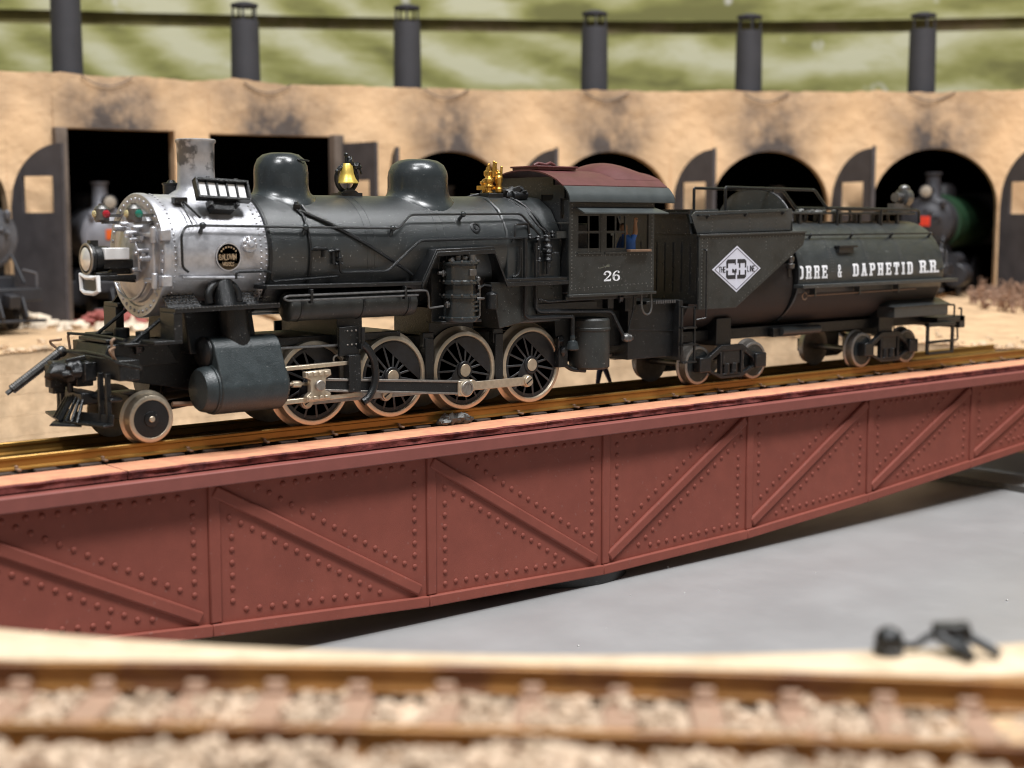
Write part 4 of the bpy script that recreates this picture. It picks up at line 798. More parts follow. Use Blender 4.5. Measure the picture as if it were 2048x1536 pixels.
b = MB(); b.box(6.78, 8.05, -.48, .48, 5.60, 5.67); b.box(6.74, 8.1, -.52, .52, 5.655, 5.70); b.tube([(6.8, -.3, 5.7), (6.95, -.3, 5.76), (7.2, -.3, 5.73), (7.35, -.3, 5.78), (7.5, -.3, 5.72)], .045, 8); b.obj('roof_hatch', RED, rf, .015)
b = MB(); n, m = 24, 16
for i in range(n+1):
    x = 8.7+(10.32-8.7)*i/n; t = i/n; h_ = .22*sin(pi*min(1, t*1.05)**.8) if t < .96 else .02
    for j in range(m+1):
        y = -1.2+2.4*j/m; z = 4.85+.73*sqrt(max(0, 1-(y/1.72)**2))**1.15+.037; b.v.append((x, y, z+h_*max(0, 1-(y/1.2)**2)**.7))
for i in range(n):
    for j in range(m): b.f.append((i*(m+1)+j, i*(m+1)+j+1, (i+1)*(m+1)+j+1, (i+1)*(m+1)+j))
b.obj('roof_hood', RED, rf, smooth=60)
b = MB(); b.lathe([(.10, 0), (.12, .12), (.06, .2), (.03, .34)], (10.18, -.75, 5.44), (1, -.3, -.12), 10); b.obj('roof_knob', RED, rf)
# slab digits on the cab side
def stroke_poly(b, pts, ws, f):
    n = len(pts); Lp, Rp = [], []
    for i in range(n):
        a, c = pts[max(0, i-1)], pts[min(n-1, i+1)]; d = Vector((c[0]-a[0], c[1]-a[1])).normalized(); q = Vector((-d.y, d.x))*ws[i]/2
        Lp.append((pts[i][0]+q.x, pts[i][1]+q.y)); Rp.append((pts[i][0]-q.x, pts[i][1]-q.y))
    for i in range(n-1): b.prism([Lp[i], Lp[i+1], Rp[i+1], Rp[i]], f, 0, 1)
def arc(cx, cy, rx, ry, a0, a1, n=14): return [(cx+rx*cos(radians(a0+(a1-a0)*i/n)), cy+ry*sin(radians(a0+(a1-a0)*i/n))) for i in range(n+1)]
def two(b, f):
    p = arc(.32, .70, .26, .25, 190, -40, 16)+[(.10, .10)]; w_ = [.12]*2+[.06+.14*sin(pi*i/17)**2 for i in range(len(p)-2)]; stroke_poly(b, p, w_, f)
    b.prism([(.02, 0), (.60, 0), (.66, .24), (.60, .24), (.56, .17), (.06, .17)], f, 0, 1); b.prism(arc(.13, .68, .09, .09, 0, 330, 10), f, 0, 1)
def six(b, f):
    p = arc(.33, .32, .24, .27, 0, 360, 22); stroke_poly(b, p, [.07+.10*abs(cos(radians(360*i/22))) for i in range(23)], f)
    p = arc(.44, .52, .36, .46, 195, 75, 12); stroke_poly(b, p, [.17-.012*i*.9 for i in range(13)], f); b.prism(arc(.53, .86, .08, .08, 0, 330, 10), f, 0, 1)
def decal(x, z, h, y): return lambda u, v, t: (x+u*h*1.55, y-.008*t, z+v*h)
b = MB(); two(b, decal(7.95, 2.89, .25, -CY-.001)); b.obj('number_two', WHT, loco, smooth=0)
b = MB(); six(b, decal(8.255, 2.89, .25, -CY-.001)); b.obj('number_six', WHT, loco, smooth=0)
b = MB(); b.prism([(7.80, 3.22), (8.02, 3.26), (8.08, 3.30), (8.15, 3.30), (8.15, 3.24), (8.07, 3.24), (8.0, 3.24), (7.82, 3.20)], SX, -CY-.004, -CY); b.obj('paint_scuff', mat('scuff', (.12, .12, .09), .7), loco, smooth=0)
b = MB(); b.tube([(9.32, -1.55, 2.55), (9.30, -1.58, 2.2), (9.36, -1.6, 2.06), (9.48, -1.6, 2.0), (9.60, -1.6, 2.06), (9.66, -1.58, 2.2), (9.66, -1.55, 2.55)], .025, 8, .06); b.obj('cab_stirrup', STL, loco)
b = MB(); b.tube([(9.15, -1.45, 2.5), (9.12, -1.45, 2.1), (8.95, -1.45, 1.6)], .018, 6); b.obj('cab_cable', BLK, loco)
b = MB(); b.box(8.3, 8.5, -1.4, -1.2, 2.2, 2.5); b.blob((8.7, -1.42, 2.47), .1, 3, .5); b.box(9.0, 9.4, -1.3, 1.3, 2.1, 2.5); b.obj('cab_underframe', BLK, loco, .01)

# ================================================================== engineer in the cab, figure beyond the rail
def figure(name, label, joints, edges, clothes, loc, group=None):
    """one continuous body grown with a Skin modifier; joints: name -> (point, radius)"""
    root = thing(name, label, 'person', loc, group)
    ks = list(joints); me = bpy.data.meshes.new('body'); me.from_pydata([joints[k][0] for k in ks], [(ks.index(a), ks.index(c)) for a, c in edges], [])
    o = bpy.data.objects.new('body', me); COL.objects.link(o); put(o, root)
    o.modifiers.new('skin', 'SKIN'); sl = me.skin_vertices[0].data
    for i, k in enumerate(ks):
        r_ = joints[k][1]; sl[i].radius = (r_, r_) if not isinstance(r_, tuple) else r_; sl[i].use_root = (k == 'pelvis')
    sb = o.modifiers.new('sub', 'SUBSURF'); sb.levels = 2; sb.render_levels = 2
    dg = bpy.context.evaluated_depsgraph_get(); ev = o.evaluated_get(dg); m2 = bpy.data.meshes.new_from_object(ev)
    o.modifiers.clear(); o.data = m2; m2.name = 'body'; m2.materials.clear()
    for mm in clothes[0]: m2.materials.append(mm)
    for p in m2.polygons: p.material_index = clothes[1](p.center)
    m2.shade_smooth(); return root, o
H = .01
ex, ey, ez = 9.0, -1.34, 3.02     # seated engineer, seat at z=3.02
J = {'pelvis': ((ex, ey, ez+.22), .20), 'waist': ((ex, ey, ez+.50), .19), 'chest': ((ex-.02, ey, ez+.82), (.21, .19)), 'neck': ((ex-.07, ey, ez+1.0), .075), 'chin': ((ex-.12, ey-.02, ez+1.08), .085), 'head': ((ex-.13, ey, ez+1.20), .115), 'crown': ((ex-.12, ey, ez+1.30), .07),
     'shl': ((ex+.04, ey-.16, ez+.90), .085), 'ell': ((ex+.10, ey-.20, ez+1.06), .065), 'wrl': ((ex+.10, ey-.19, ez+1.24), .048), 'hal': ((ex+.09, ey-.19, ez+1.33), .052),
     'f1': ((ex+.045, ey-.22, ez+1.41), .017), 'f2': ((ex+.075, ey-.225, ez+1.43), .017), 'f3': ((ex+.105, ey-.225, ez+1.43), .017), 'f4': ((ex+.135, ey-.22, ez+1.41), .016), 'th': ((ex+.16, ey-.21, ez+1.34), .017),
     'shr': ((ex, ey+.19, ez+.90), .075), 'elr': ((ex-.10, ey+.24, ez+.62), .06), 'wrr': ((ex-.32, ey+.18, ez+.48), .045), 'har': ((ex-.40, ey+.16, ez+.49), .05),
     'hipl': ((ex-.05, ey-.11, ez+.08), .12), 'knl': ((ex-.48, ey-.12, ez+.10), .085), 'anl': ((ex-.50, ey-.12, ez-.30), .055), 'tol': ((ex-.66, ey-.12, ez-.33), .05),
     'hipr': ((ex-.05, ey+.11, ez+.08), .12), 'knr': ((ex-.48, ey+.12, ez+.10), .085), 'anr': ((ex-.50, ey+.12, ez-.30), .055), 'tor': ((ex-.66, ey+.12, ez-.33), .05)}
E_ = [('pelvis', 'waist'), ('waist', 'chest'), ('chest', 'neck'), ('neck', 'chin'), ('chin', 'head'), ('head', 'crown'), ('chest', 'shl'), ('shl', 'ell'), ('ell', 'wrl'), ('wrl', 'hal'), ('hal', 'f1'), ('hal', 'f2'), ('hal', 'f3'), ('hal', 'f4'), ('hal', 'th'), ('chest', 'shr'), ('shr', 'elr'), ('elr', 'wrr'), ('wrr', 'har'),
      ('pelvis', 'hipl'), ('hipl', 'knl'), ('knl', 'anl'), ('anl', 'tol'), ('pelvis', 'hipr'), ('hipr', 'knr'), ('knr', 'anr'), ('anr', 'tor')]
def dress(c):
    if c.z > ez+1.0 and hypot(c.x-ex+.12, c.y-ey) < .16: return 2 if c.z > ez+1.24 else 1
    if c.z > ez+1.0: return 1
    if hypot(c.x-(ex-.40), c.y-(ey+.16)) < .09 and c.z > ez+.4: return 1
    return 2 if c.z < ez-.24 else 0
eng, _ = figure('person', 'seated figure in bright blue with one arm raised at the cab window', J, E_, ([BLU, SKN, BLT], dress), (ex, ey, ez))
b = MB(); b.box(ex-.28, ex+.25, ey-.2, ey+.3, 2.68, 2.99); b.obj('seat_box', BLK, loco, .03)
px, py, pz = 11.05, 1.66, -.305     # walker on the far deck plank, mid stride
J = {'pelvis': ((px, py, pz+.98), .15), 'waist': ((px, py, pz+1.16), .14), 'chest': ((px-.02, py, pz+1.42), (.19, .14)), 'neck': ((px-.03, py, pz+1.62), .06), 'head': ((px-.05, py, pz+1.78), .105), 'crown': ((px-.04, py, pz+1.88), .07),
     'shl': ((px, py-.2, pz+1.54), .07), 'ell': ((px+.10, py-.25, pz+1.28), .055), 'wrl': ((px+.02, py-.25, pz+1.04), .04), 'hal': ((px-.02, py-.25, pz+.95), .045), 'fl': ((px-.05, py-.25, pz+.87), .02), 'tl': ((px-.07, py-.24, pz+.93), .016),
     'shr': ((px, py+.2, pz+1.54), .07), 'elr': ((px-.12, py+.25, pz+1.28), .055), 'wrr': ((px-.24, py+.24, pz+1.07), .04), 'har': ((px-.29, py+.24, pz+1.0), .045), 'fr': ((px-.33, py+.24, pz+.93), .02), 'tr': ((px-.35, py+.23, pz+.99), .016),
     'hipl': ((px, py-.1, pz+.92), .11), 'knl': ((px-.22, py-.11, pz+.52), .085), 'anl': ((px-.30, py-.11, pz+.10), .055), 'tol': ((px-.46, py-.11, pz+.045), .045),
     'hipr': ((px, py+.1, pz+.92), .11), 'knr': ((px+.22, py+.11, pz+.54), .085), 'anr': ((px+.42, py+.11, pz+.16), .055), 'tor': ((px+.32, py+.11, pz+.045), .045)}
E_ = [('pelvis', 'waist'), ('waist', 'chest'), ('chest', 'neck'), ('neck', 'head'), ('head', 'crown'), ('chest', 'shl'), ('shl', 'ell'), ('ell', 'wrl'), ('wrl', 'hal'), ('hal', 'fl'), ('hal', 'tl'), ('chest', 'shr'), ('shr', 'elr'), ('elr', 'wrr'), ('wrr', 'har'), ('har', 'fr'), ('har', 'tr'),
      ('pelvis', 'hipl'), ('hipl', 'knl'), ('knl', 'anl'), ('anl', 'tol'), ('pelvis', 'hipr'), ('hipr', 'knr'), ('knr', 'anr'), ('anr', 'tor')]
def dress2(c):
    if c.z > pz+1.64: return 1 if c.z < pz+1.84 else 2
    if c.z < pz+1.05 and abs(c.y-py) > .2: return 1
    return 2 if c.z < pz+.09 else 0
figure('person', 'walking figure in navy trousers on the far deck plank behind the locomotive', J, E_, ([NVY, SKN, BLT], dress2), (px, py, pz))

# ================================================================== tender
ten = thing('tender', 'black tender with round tank and white diamond emblem coupled behind the cab', 'tender', (17, 0, 0))
TR, TZ = 1.50, 2.85
b = MB(); b.lathe([(TR-.02, 0), (TR, .02), (TR, 7.0), (TR-.06, 7.10), (TR*.85, 7.22), (TR*.5, 7.30), (0, 7.33)], (15.6, 0, TZ), (1, 0, 0), 72); tk = b.obj('tank', TNK, ten, smooth=35)
b = MB(); b.lathe([(0, -.006), (TR-.03, -.006), (TR-.03, 0)], (15.6, 0, TZ), (1, 0, 0), 60); b.obj('tank_front_shade', BLK, tk)  # added black disc paints the shade on the tank's front end
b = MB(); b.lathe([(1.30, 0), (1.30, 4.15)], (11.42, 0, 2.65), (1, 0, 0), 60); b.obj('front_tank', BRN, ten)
b = MB(); b.lathe([(TR+.004, 0.05), (TR+.004, 6.95)], (15.6, 0, TZ), (1, 0, 0), 72); b.f = [f for f in b.f if len(f) == 4 and all(Vector(b.v[i]).z < 2.36 for i in f)]; b.obj('tank_belly_bounce', BRN, tk, fix=False)  # overlay on the lower tank, bounced ground light painted in its colour
b = MB()
for x in (17.05, 18.75, 20.4):
    for dx in (0, .09):
        for i in range(24): a = radians(16+i*3.1); b.ball((x+dx+.0, -(TR+.004)*sin(a), TZ+(TR+.004)*cos(a)), .017, n=5, m=4)
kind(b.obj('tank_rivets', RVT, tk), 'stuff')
# bunker side sheets with the sloping lower edge
for s_ in (-1, 1):
    b = MB(); b.prism([(11.36, 2.06), (12.82, 2.06), (15.60, 3.70), (15.68, 4.04), (11.36, 3.98)], SX, s_*1.62, s_*1.55); sh = b.obj('bunker_side', OLV, ten, .01)
    b = MB(); b.bar((11.34, s_*1.60, 3.99), (15.70, s_*1.60, 4.06), .13, .05); b.obj('side_ledge', TNK, sh, .01)
    b = MB()
    for i in range(20): b.ball((11.46, s_*1.62, 2.18+.09*i), .018, (1, .7, 1), 6, 4); b.ball((11.66, s_*1.62, 2.18+.09*i), .018, (1, .7, 1), 6, 4)
    for i in range(30): b.ball((11.6+.135*i, s_*1.62, 3.90+.0022*i), .014, (1, .7, 1), 6, 4)
    for i in range(22): t = i/21; b.ball((12.95+2.5*t, s_*1.62, 2.24+1.48*t), .013, (1, .7, 1), 6, 4)
    for i in range(3): b.ball((14.0, s_*1.62, 3.8-.09*i), .016, n=6, m=4)
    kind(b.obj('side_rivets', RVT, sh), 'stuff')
    b = MB(); b.prism([(11.30, 4.50), (11.52, 4.02), (15.42, 4.10), (15.36, 4.70), (11.44, 4.60)], SX, s_*1.38, s_*1.33); cp = b.obj('bunker_coping', TNK, ten, .01)
    b = MB()
    for x in (12.1, 13.6, 14.7):
        for i in range(5): b.ball((x, s_*1.385, 4.12+.1*i), .016, n=6, m=4)
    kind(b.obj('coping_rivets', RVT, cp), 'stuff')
    b = MB(); b.tube([(11.5, s_*1.42, 4.50), (15.1, s_*1.42, 4.63)], .026, 8); b.obj('coping_rail', BLK, cp)
    for x in (11.9, 13.4, 14.95): b = MB(); b.tube([(x, s_*1.36, 4.42+(x-11.5)*.036), (x, s_*1.44, 4.50+(x-11.5)*.036)], .04, 8); b.obj('rail_post', BLK, cp)
    b = MB(); b.tube([(11.55, s_*1.62, 3.62), (11.55, s_*1.70, 3.60), (11.56, s_*1.70, 1.84), (11.3, s_*1.60, 1.80)], .024, 8, .04); b.obj('grab_iron', BLK, ten)
    # running board and hook rod along the tank
    b = MB(); b.box(15.45, 23.0, min(s_*1.42, s_*1.78), max(s_*1.42, s_*1.78), 2.49, 2.59); b.obj('tank_walkway', TNK, ten, .012)
    b = MB(); b.tube([(15.70+.10*cos(radians(t)), s_*1.62, 2.27+.10*sin(radians(t))) for t in range(20, 341, 20)], .02, 6); b.tube([(15.80, s_*1.62, 2.28), (21.0, s_*1.62, 2.32)], .022, 8); b.obj('fire_hook', CLP, ten)
    for x in (16.15, 18.2, 20.1): b = MB(); b.box(x-.03, x+.03, min(s_*1.45, s_*1.65), max(s_*1.45, s_*1.65), 2.24, 2.49); b.obj('hook_bracket', TNK, ten)
    hy, hz = TR*sin(radians(46))+.09, TZ+TR*cos(radians(46))+.07
    b = MB(); b.tube([(15.65, s_*hy, hz), (22.45, s_*hy, hz+.02)], .025, 8); b.obj('tank_handrail', BLK, ten)
    for x in (16.5, 18.4, 20.35, 22.35): b = MB(); b.tube([(x, s_*(hy-.12), hz-.13), (x, s_*hy, hz+.005)], [.055, .03], 8); b.ball((x, s_*hy, hz+.01), .05, n=8, m=6); b.obj('handrail_post', BLK, ten)
b = MB(); b.box(11.34, 11.42, -1.55, 1.55, 2.2, 4.02); b.hexa([(11.32, -1.33, 4.02), (11.40, -1.33, 4.02), (11.40, 1.33, 4.02), (11.32, 1.33, 4.02)], [(11.28, -1.2, 4.62), (11.36, -1.2, 4.62), (11.36, 1.2, 4.62), (11.28, 1.2, 4.62)])
for i in range(9): b.box(11.325, 11.345, -1.3+.3*i, -1.285+.3*i, 2.5, 3.8)
b.obj('bunker_front', BLK, ten)
b = MB(); b.box(11.5, 15.5, -1.2, 1.2, 3.2, 4.3); b.obj('coal_bed', BLK, ten)
b = MB(); b.tube([(11.25, -1.35, 4.58), (11.25, 1.35, 4.60)], .05, 8); b.box(11.2, 11.4, -1.4, 1.3, 4.62, 4.66); b.obj('bunker_top_bar', BLK, ten)
b = MB(); b.prism([(1.38*sin(radians(t)), 4.02+1.22*max(0, cos(radians(t)))**.8) for t in range(-90, 91, 6)], SY, 15.32, 15.40); b.obj('rear_bulkhead', TNK, ten, smooth=40)
b = MB(); b.ring((15.33, 0, 0), (15.40, 0, 0), .01, .005, 6) if False else None
b.tube([(15.36, 1.39*sin(radians(t)), 4.02+1.24*max(0, cos(radians(t)))**.8) for t in range(-88, 89, 6)], .025, 6); b.obj('bulkhead_rim', BLK, ten)
# deck rails on the tank top
for s_ in (-1, 1):
    y = .58*s_
    b = MB(); b.tube([(13.5, y, 4.5), (13.5, y, 5.27), (17.35, y, 5.25), (17.95, y, 4.74), (22.45, y, 4.70), (22.56, y, 4.66), (22.60, y, 4.30)], .042, 8, .06); rl = b.obj('deck_rail', BLK, ten)
    for x in (15.5,): b = MB(); b.cyl((x, y, 4.4), (x, y, 5.26), .04, n=8); b.obj('rail_post', BLK, rl)
    for x in (18.45, 20.6): b = MB(); b.cyl((x, y, 4.22), (x, y, 4.70), .045, n=8); b.obj('rail_post', BLK, rl)
b = MB(); b.box(15.5, 22.5, -.5, .5, 4.56, 4.62); wk = b.obj('deck_board', TNK, ten, .01)
for x in [15.9+.95*i for i in range(7)]:
    for s_ in (-1, 1): b = MB(); b.box(x-.05, x+.05, s_*.45-.05, s_*.45+.05, 4.2, 4.57); b.obj('deck_leg', BLK, wk)
b = MB()
for i in range(16): b.blob((15.7+.22*i, random.uniform(-.35, .35), 4.63), random.uniform(.05, .1), i, .5, (1.2, 1.2, .7))
kind(b.obj('loose_coal', LMP, ten), 'stuff')
b = MB(); b.lathe([(.15, 0), (.15, .25), (.12, .3), (.28, .34), (.29, .62), (.26, .66), (0, .66)], (22.1, 0, 5.10), (1, 0, .0), 20); b.box(21.9, 22.75, -.12, .12, 4.64, 4.9); b.ball((22.6, 0, 5.36), .18, (1.2, 1, .8)); rl = b.obj('backup_light', STL, ten, smooth=40)
b = MB(); b.box(22.66, 22.80, -.20, .1, 5.02, 5.2); b.obj('light_glass', WHP, rl)
b = MB(); b.box(17.38, 18.25, -1.50, -1.30, 3.60, 3.66); b.box(17.42, 18.1, -1.46, -1.36, 3.44, 3.6); b.obj('tank_step', BLK, ten, .01)
b = MB(); c_ = (15.42, -1.34, 0); b.lathe([(.05, 3.02), (.10, 3.05), (.11, 3.16), (.06, 3.2), (.09, 3.26), (.09, 3.36), (.05, 3.40), (.05, 3.5), (.02, 3.54)], c_, (0, 0, 1), 12); b.box(15.38, 15.5, -1.3, -1.1, 2.8, 3.05); b.obj('marker_lamp', STL, ten, smooth=30)
b = MB(); b.tube([(22.5, -1.25, 3.9), (22.75, -1.38, 3.7), (22.78, -1.44, 3.35), (22.72, -1.46, 2.95), (22.5, -1.52, 2.85)], .022, 6, .08); b.obj('grab_iron', BLK, ten)
# frame, step box, rear end
b = MB(); b.box(11.0, 23.4, -.75, .75, 1.12, 1.42); b.box(15.2, 17.0, -.95, .95, 1.10, 1.36); b.box(12.7, 13.3, -1.05, 1.05, 1.0, 1.75); b.box(20.0, 20.7, -1.05, 1.05, .95, 1.7); b.obj('frame', BLK, ten, .02)
b = MB(); b.cyl((15.5, -.95, 1.25), (17.2, -.95, 1.25), .13, n=16); b.obj('air_cylinder', TNK, ten)
b = MB(); b.box(10.85, 11.0, -1.40, 1.40, .75, 2.32); b.box(9.75, 11.0, -1.30, 1.30, 2.24, 2.32); b.box(9.2, 10.9, -1.2, 1.2, .85, 2.24); b.bar((9.2, -1.21, 1.62), (10.9, -1.21, 1.52), .02, .02); ap_ = b.obj('footplate', BLK, ten, .01)
b = MB()
for i in range(10): b.bar((10.1+.085*i, -1.32, 2.33), (10.12+.085*i, -1.30, 2.25), .03, .02)
for i in range(8):
    for j in range(3): b.bar((10.99+.0, -1.38+.1*j, 1.5+.09*i), (10.99, -1.33+.1*j, 1.54+.09*i), .02, .02)
kind(b.obj('tread_pattern', STL, ap_), 'stuff')
b = MB()
for (x0, x1) in ((10.84, 10.84), (11.32, 11.32)): b.bar((x0, -1.52, .70), (x1, -1.52, 2.16), .05, .06)
b.bar((10.80, -1.52, 2.14), (11.36, -1.52, 2.12), .05, .05); ld = b.obj('step_ladder', BLK, ten, .008)
for z in (.70, 1.16, 1.60): b = MB(); b.box(10.82, 11.34, -1.60, -1.44, z-.02, z+.02); b.obj('rung', BLK, ld)
clone(ld, ten, MIR)
b = MB(); b.box(19.95, 22.75, -1.62, -1.0, 1.47, 1.80); b.hexa([(19.85, -1.66, 1.80), (22.85, -1.66, 1.80), (22.85, -.95, 1.80), (19.85, -.95, 1.80)], [(20.2, -1.2, 1.97), (22.85, -1.2, 1.97), (22.85, -.95, 2.0), (20.0, -.95, 2.0)]); b.obj('tool_box', TNK, ten, .012)
b = MB(); b.box(22.6, 24.1, -1.35, 1.35, 1.18, 1.36); b.box(23.85, 24.15, -1.35, 1.35, .98, 1.36); b.obj('rear_beam', BLK, ten, .02)
for s_ in (-1, 1):
    b = MB(); b.box(21.9, 23.36, s_*1.45-.08, s_*1.45+.08, 1.10, 1.22); rs = b.obj('rear_step', BLK, ten, .01)
    for x in (21.95, 23.3): b = MB(); b.bar((x, s_*1.45, .25), (x, s_*1.45, 1.2), .06, .13); b.obj('step_hanger', BLK, rs, .01)
    for z in (.27, .62): b = MB(); b.box(21.95, 23.3, s_*1.45-.06, s_*1.45+.06, z-.035, z+.035); b.obj('rung', BLK, rs)
    b = MB(); b.tube([(23.6, s_*1.3, 1.36), (23.6, s_*1.3, 1.72), (23.2, s_*1.3, 1.74)], .03, 8, .05); b.tube([(24.0, s_*1.3, 1.36), (24.0, s_*1.3, 1.6), (23.85, s_*1.3, 1.6)], .03, 8, .05); b.tube([(23.95, s_*1.2, .98), (24.0, s_*1.2, .6), (23.75, s_*1.2, .58)], .03, 8, .06); b.obj('rear_grab', BLK, ten)
b = MB(); b.box(24.1, 24.6, -.2, .2, .95, 1.3); b.obj('rear_coupler', BLK, ten, .04)
# trucks
def truck(xc):
    tr = []
    b = MB(); y0, y1 = -1.20, -1.06
    b.prism([(-1.30, .36), (-1.30, .68), (-.92, .74), (-.42, 1.02), (.42, 1.02), (.92, .74), (1.30, .68), (1.30, .36), (.95, .34), (.88, .60), (.42, .86), (-.42, .86), (-.88, .60), (-.95, .34)], SX, y0, y1); b.prism([(-.95, .42), (-.40, .22), (.40, .22), (.95, .42), (.95, .34), (.42, .12), (-.42, .12), (-.95, .34)], SX, y0, y1); b.box(-.46, -.38, y0, y1, .2, .9); b.box(.38, .46, y0, y1, .2, .9)
    f_ = b.obj('side_frame', BLK, ten, .012)
    b = MB(); b.box(-.34, .34, -1.18, -1.0, .50, .86); b.cyl((-.16, -1.1, .24), (-.16, -1.1, .52), .12, n=12); b.cyl((.16, -1.1, .24), (.16, -1.1, .52), .12, n=12); b.box(-.36, .36, -1.2, -1.02, .18, .25); b.obj('bolster_spring', BLK, f_, .01)
    for s_ in (-1, 1): b = MB(); b.box(1.13*s_-.22, 1.13*s_+.22, -1.28, -1.02, .34, .74); b.obj('journal_box', BLK, f_, .03)
    clone(f_, ten, T((xc, 0, 0)) @ MIR); f_.matrix_basis = T((xc, 0, 0))
    for s_ in (-1, 1):
        W_ = .515; b = MB(); b.lathe([(W_-.10, .27), (W_+.08, .26), (W_+.085, .23), (W_+.03, .20), (W_, 0), (W_-.015, -.012), (W_-.075, -.012), (W_-.09, .02), (W_-.09, .27)], (0, -1.0, W_), (0, 1, 0), 44)
        c = MB(); c.lathe([(W_-.08, .0), (W_-.12, .04), (.2, .06), (.14, -.01), (0, -.01)], (0, -1.0, W_), (0, 1, 0), 36); wl = c.obj('wheel', DOM, ten, smooth=50); b.obj('tyre', NKD, wl, smooth=40)
        M_ = T((xc+1.13*s_, 0, 0)); clone(wl, ten, M_ @ MIR); wl.matrix_basis = M_
        b = MB(); b.cyl((xc+1.13*s_, -.8, W_), (xc+1.13*s_, .8, W_), .09, n=12); b.obj('axle', NKD, ten)
truck(13.18); truck(20.38)
# lettering on the tank: slab capitals built of blocks
def R4(x0, y0, x1, y1): return [(x0, y0), (x1, y0), (x1, y1), (x0, y1)]
G = {'O': [R4(0, 1.2, 1.9, 8.8), R4(4.1, 1.2, 6, 8.8), [(0, 1.2), (1, 0), (5, 0), (6, 1.2), (4.1, 1.8), (1.9, 1.8)], [(1.9, 8.2), (4.1, 8.2), (6, 8.8), (5, 10), (1, 10), (0, 8.8)]],
     'R': [R4(.7, 1.6, 2.5, 8.4), R4(0, 0, 3.1, 1.7), R4(0, 8.4, 5, 10), [(5, 10), (5, 8.4), (4.1, 8.2), (5.9, 9.1)], R4(4.1, 5.8, 5.9, 9.1), R4(2.5, 4.5, 5.2, 5.9), R4(3.9, 1.5, 5.5, 4.7), R4(3.6, 0, 6.5, 1.7)],
     'E': [R4(.7, 1.6, 2.5, 8.4), R4(0, 0, 6, 1.7), R4(0, 8.3, 6, 10), R4(2.5, 4.4, 4.4, 5.7), R4(4.6, 1.6, 6, 3.2), R4(4.6, 6.8, 6, 8.4), R4(3.8, 3.8, 4.7, 6.3)],
     'D': [R4(.7, 1.5, 2.5, 8.5), R4(0, 0, 4.8, 1.7), R4(0, 8.3, 4.8, 10), R4(4.2, 1.3, 6.1, 8.7), [(4.8, 0), (6.1, 1.3), (4.2, 1.7)], [(4.8, 10), (4.2, 8.3), (6.1, 8.7)]],
     'A': [[(.8, 1.5), (2.5, 1.5), (3.9, 10), (2.1, 10)], [(3.7, 1.5), (5.5, 1.5), (4.1, 10), (2.3, 10)], R4(0, 0, 2.9, 1.7), R4(3.4, 0, 6.4, 1.7), R4(2.0, 3.2, 4.4, 4.5), R4(1.4, 8.6, 4.6, 10)],
     'P': [R4(.7, 1.6, 2.5, 8.4), R4(0, 0, 3.4, 1.7), R4(0, 8.4, 5.2, 10), R4(4.1, 5.2, 6, 9.2), R4(2.5, 4.2, 5.2, 5.7)],
     'H': [R4(.6, 1.5, 2.4, 8.5), R4(3.8, 1.5, 5.6, 8.5), R4(0, 0, 2.9, 1.7), R4(3.3, 0, 6.2, 1.7), R4(0, 8.3, 2.9, 10), R4(3.3, 8.3, 6.2, 10), R4(2.4, 4.3, 3.8, 5.8)],
     'T': [R4(2.1, 1.5, 3.9, 8.6), R4(1.2, 0, 4.8, 1.7), R4(0, 8.4, 6, 10), R4(0, 6.4, 1.3, 8.6), R4(4.7, 6.4, 6, 8.6)], 'I': [R4(.8, 1.5, 2.7, 8.5), R4(0, 0, 3.5, 1.7), R4(0, 8.3, 3.5, 10)],
     '&': [R4(.4, 1, 2.0, 4.2), [(.4, 1), (1.3, 0), (4.2, 0), (4.8, 1.3), (2, 1.4)], R4(1.1, 6.2, 2.5, 9), [(1.1, 9), (2, 10), (4, 10), (4.9, 9), (2.5, 8.7)], R4(3.6, 6.6, 4.9, 9), [(.4, 4.2), (2, 4.2), (4.9, 6.6), (3.6, 6.8)], [(1.1, 6.2), (2.5, 6.4), (5.9, .9), (4.6, 0)], R4(4.5, 0, 6.2, 1.4), R4(4.4, 3.5, 6.2, 4.6), [(4.2, 1.0), (5.6, 3.6), (4.8, 3.8), (3.6, 1.2)]], '.': [R4(0, 0, 1.7, 1.8)]}
GW = {'I': 3.5, '.': 1.7}
def tank_text(name, txt, x0, x1, th, h, clip=None):
    """letters wrapped round the tank; th = angle of the base line from the bottom of the tank axis plane"""
    adv = sum((GW.get(c, 6.1)+(0.7 if c == '.' or txt[i+1:i+2] == '.' else 2.6)) if c != ' ' else 5.5 for i, c in enumerate(txt))-2.6
    k = (x1-x0)/adv; u = 0; r_ = TR+.006; sc = h/10/r_
    def f(px_, py_, t):
        a = th+py_*sc; return (px_, -(r_+.005*t)*cos(a), TZ+(r_+.005*t)*sin(a))
    for i, ch in enumerate(txt):
        if ch == ' ': u += 5.5; continue
        b = MB()
        for poly in G[ch]:
            ylo = min(p[1] for p in poly); yhi = max(p[1] for p in poly)
            P = [(x0+(u+p[0])*k, p[1]) for p in poly]
            if clip is not None: P = [(max(x, clip), y) for x, y in P]
            if len(P) == 4 and yhi-ylo > 3:
                for s_ in range(4):
                    def lp(A, B, t): return (A[0]+(B[0]-A[0])*t, A[1]+(B[1]-A[1])*t)
                    t0_, t1_ = s_/4, (s_+1)/4
                    b.prism([lp(P[0], P[3], t0_), lp(P[1], P[2], t0_), lp(P[1], P[2], t1_), lp(P[0], P[3], t1_)], f, 0, 1)
            else: b.prism(P, f, 0, 1)
        u += GW.get(ch, 6.1)+(.7 if ch == '.' or txt[i+1:i+2] == '.' else 2.6)
        b.obj('letter', WHT, ten, smooth=0)
tank_text('lettering_word', 'ORRE', 15.52, 16.85, -.075, .37, 15.625)
tank_text('lettering_ampersand', '&', 17.31, 17.50, -.065, .36)
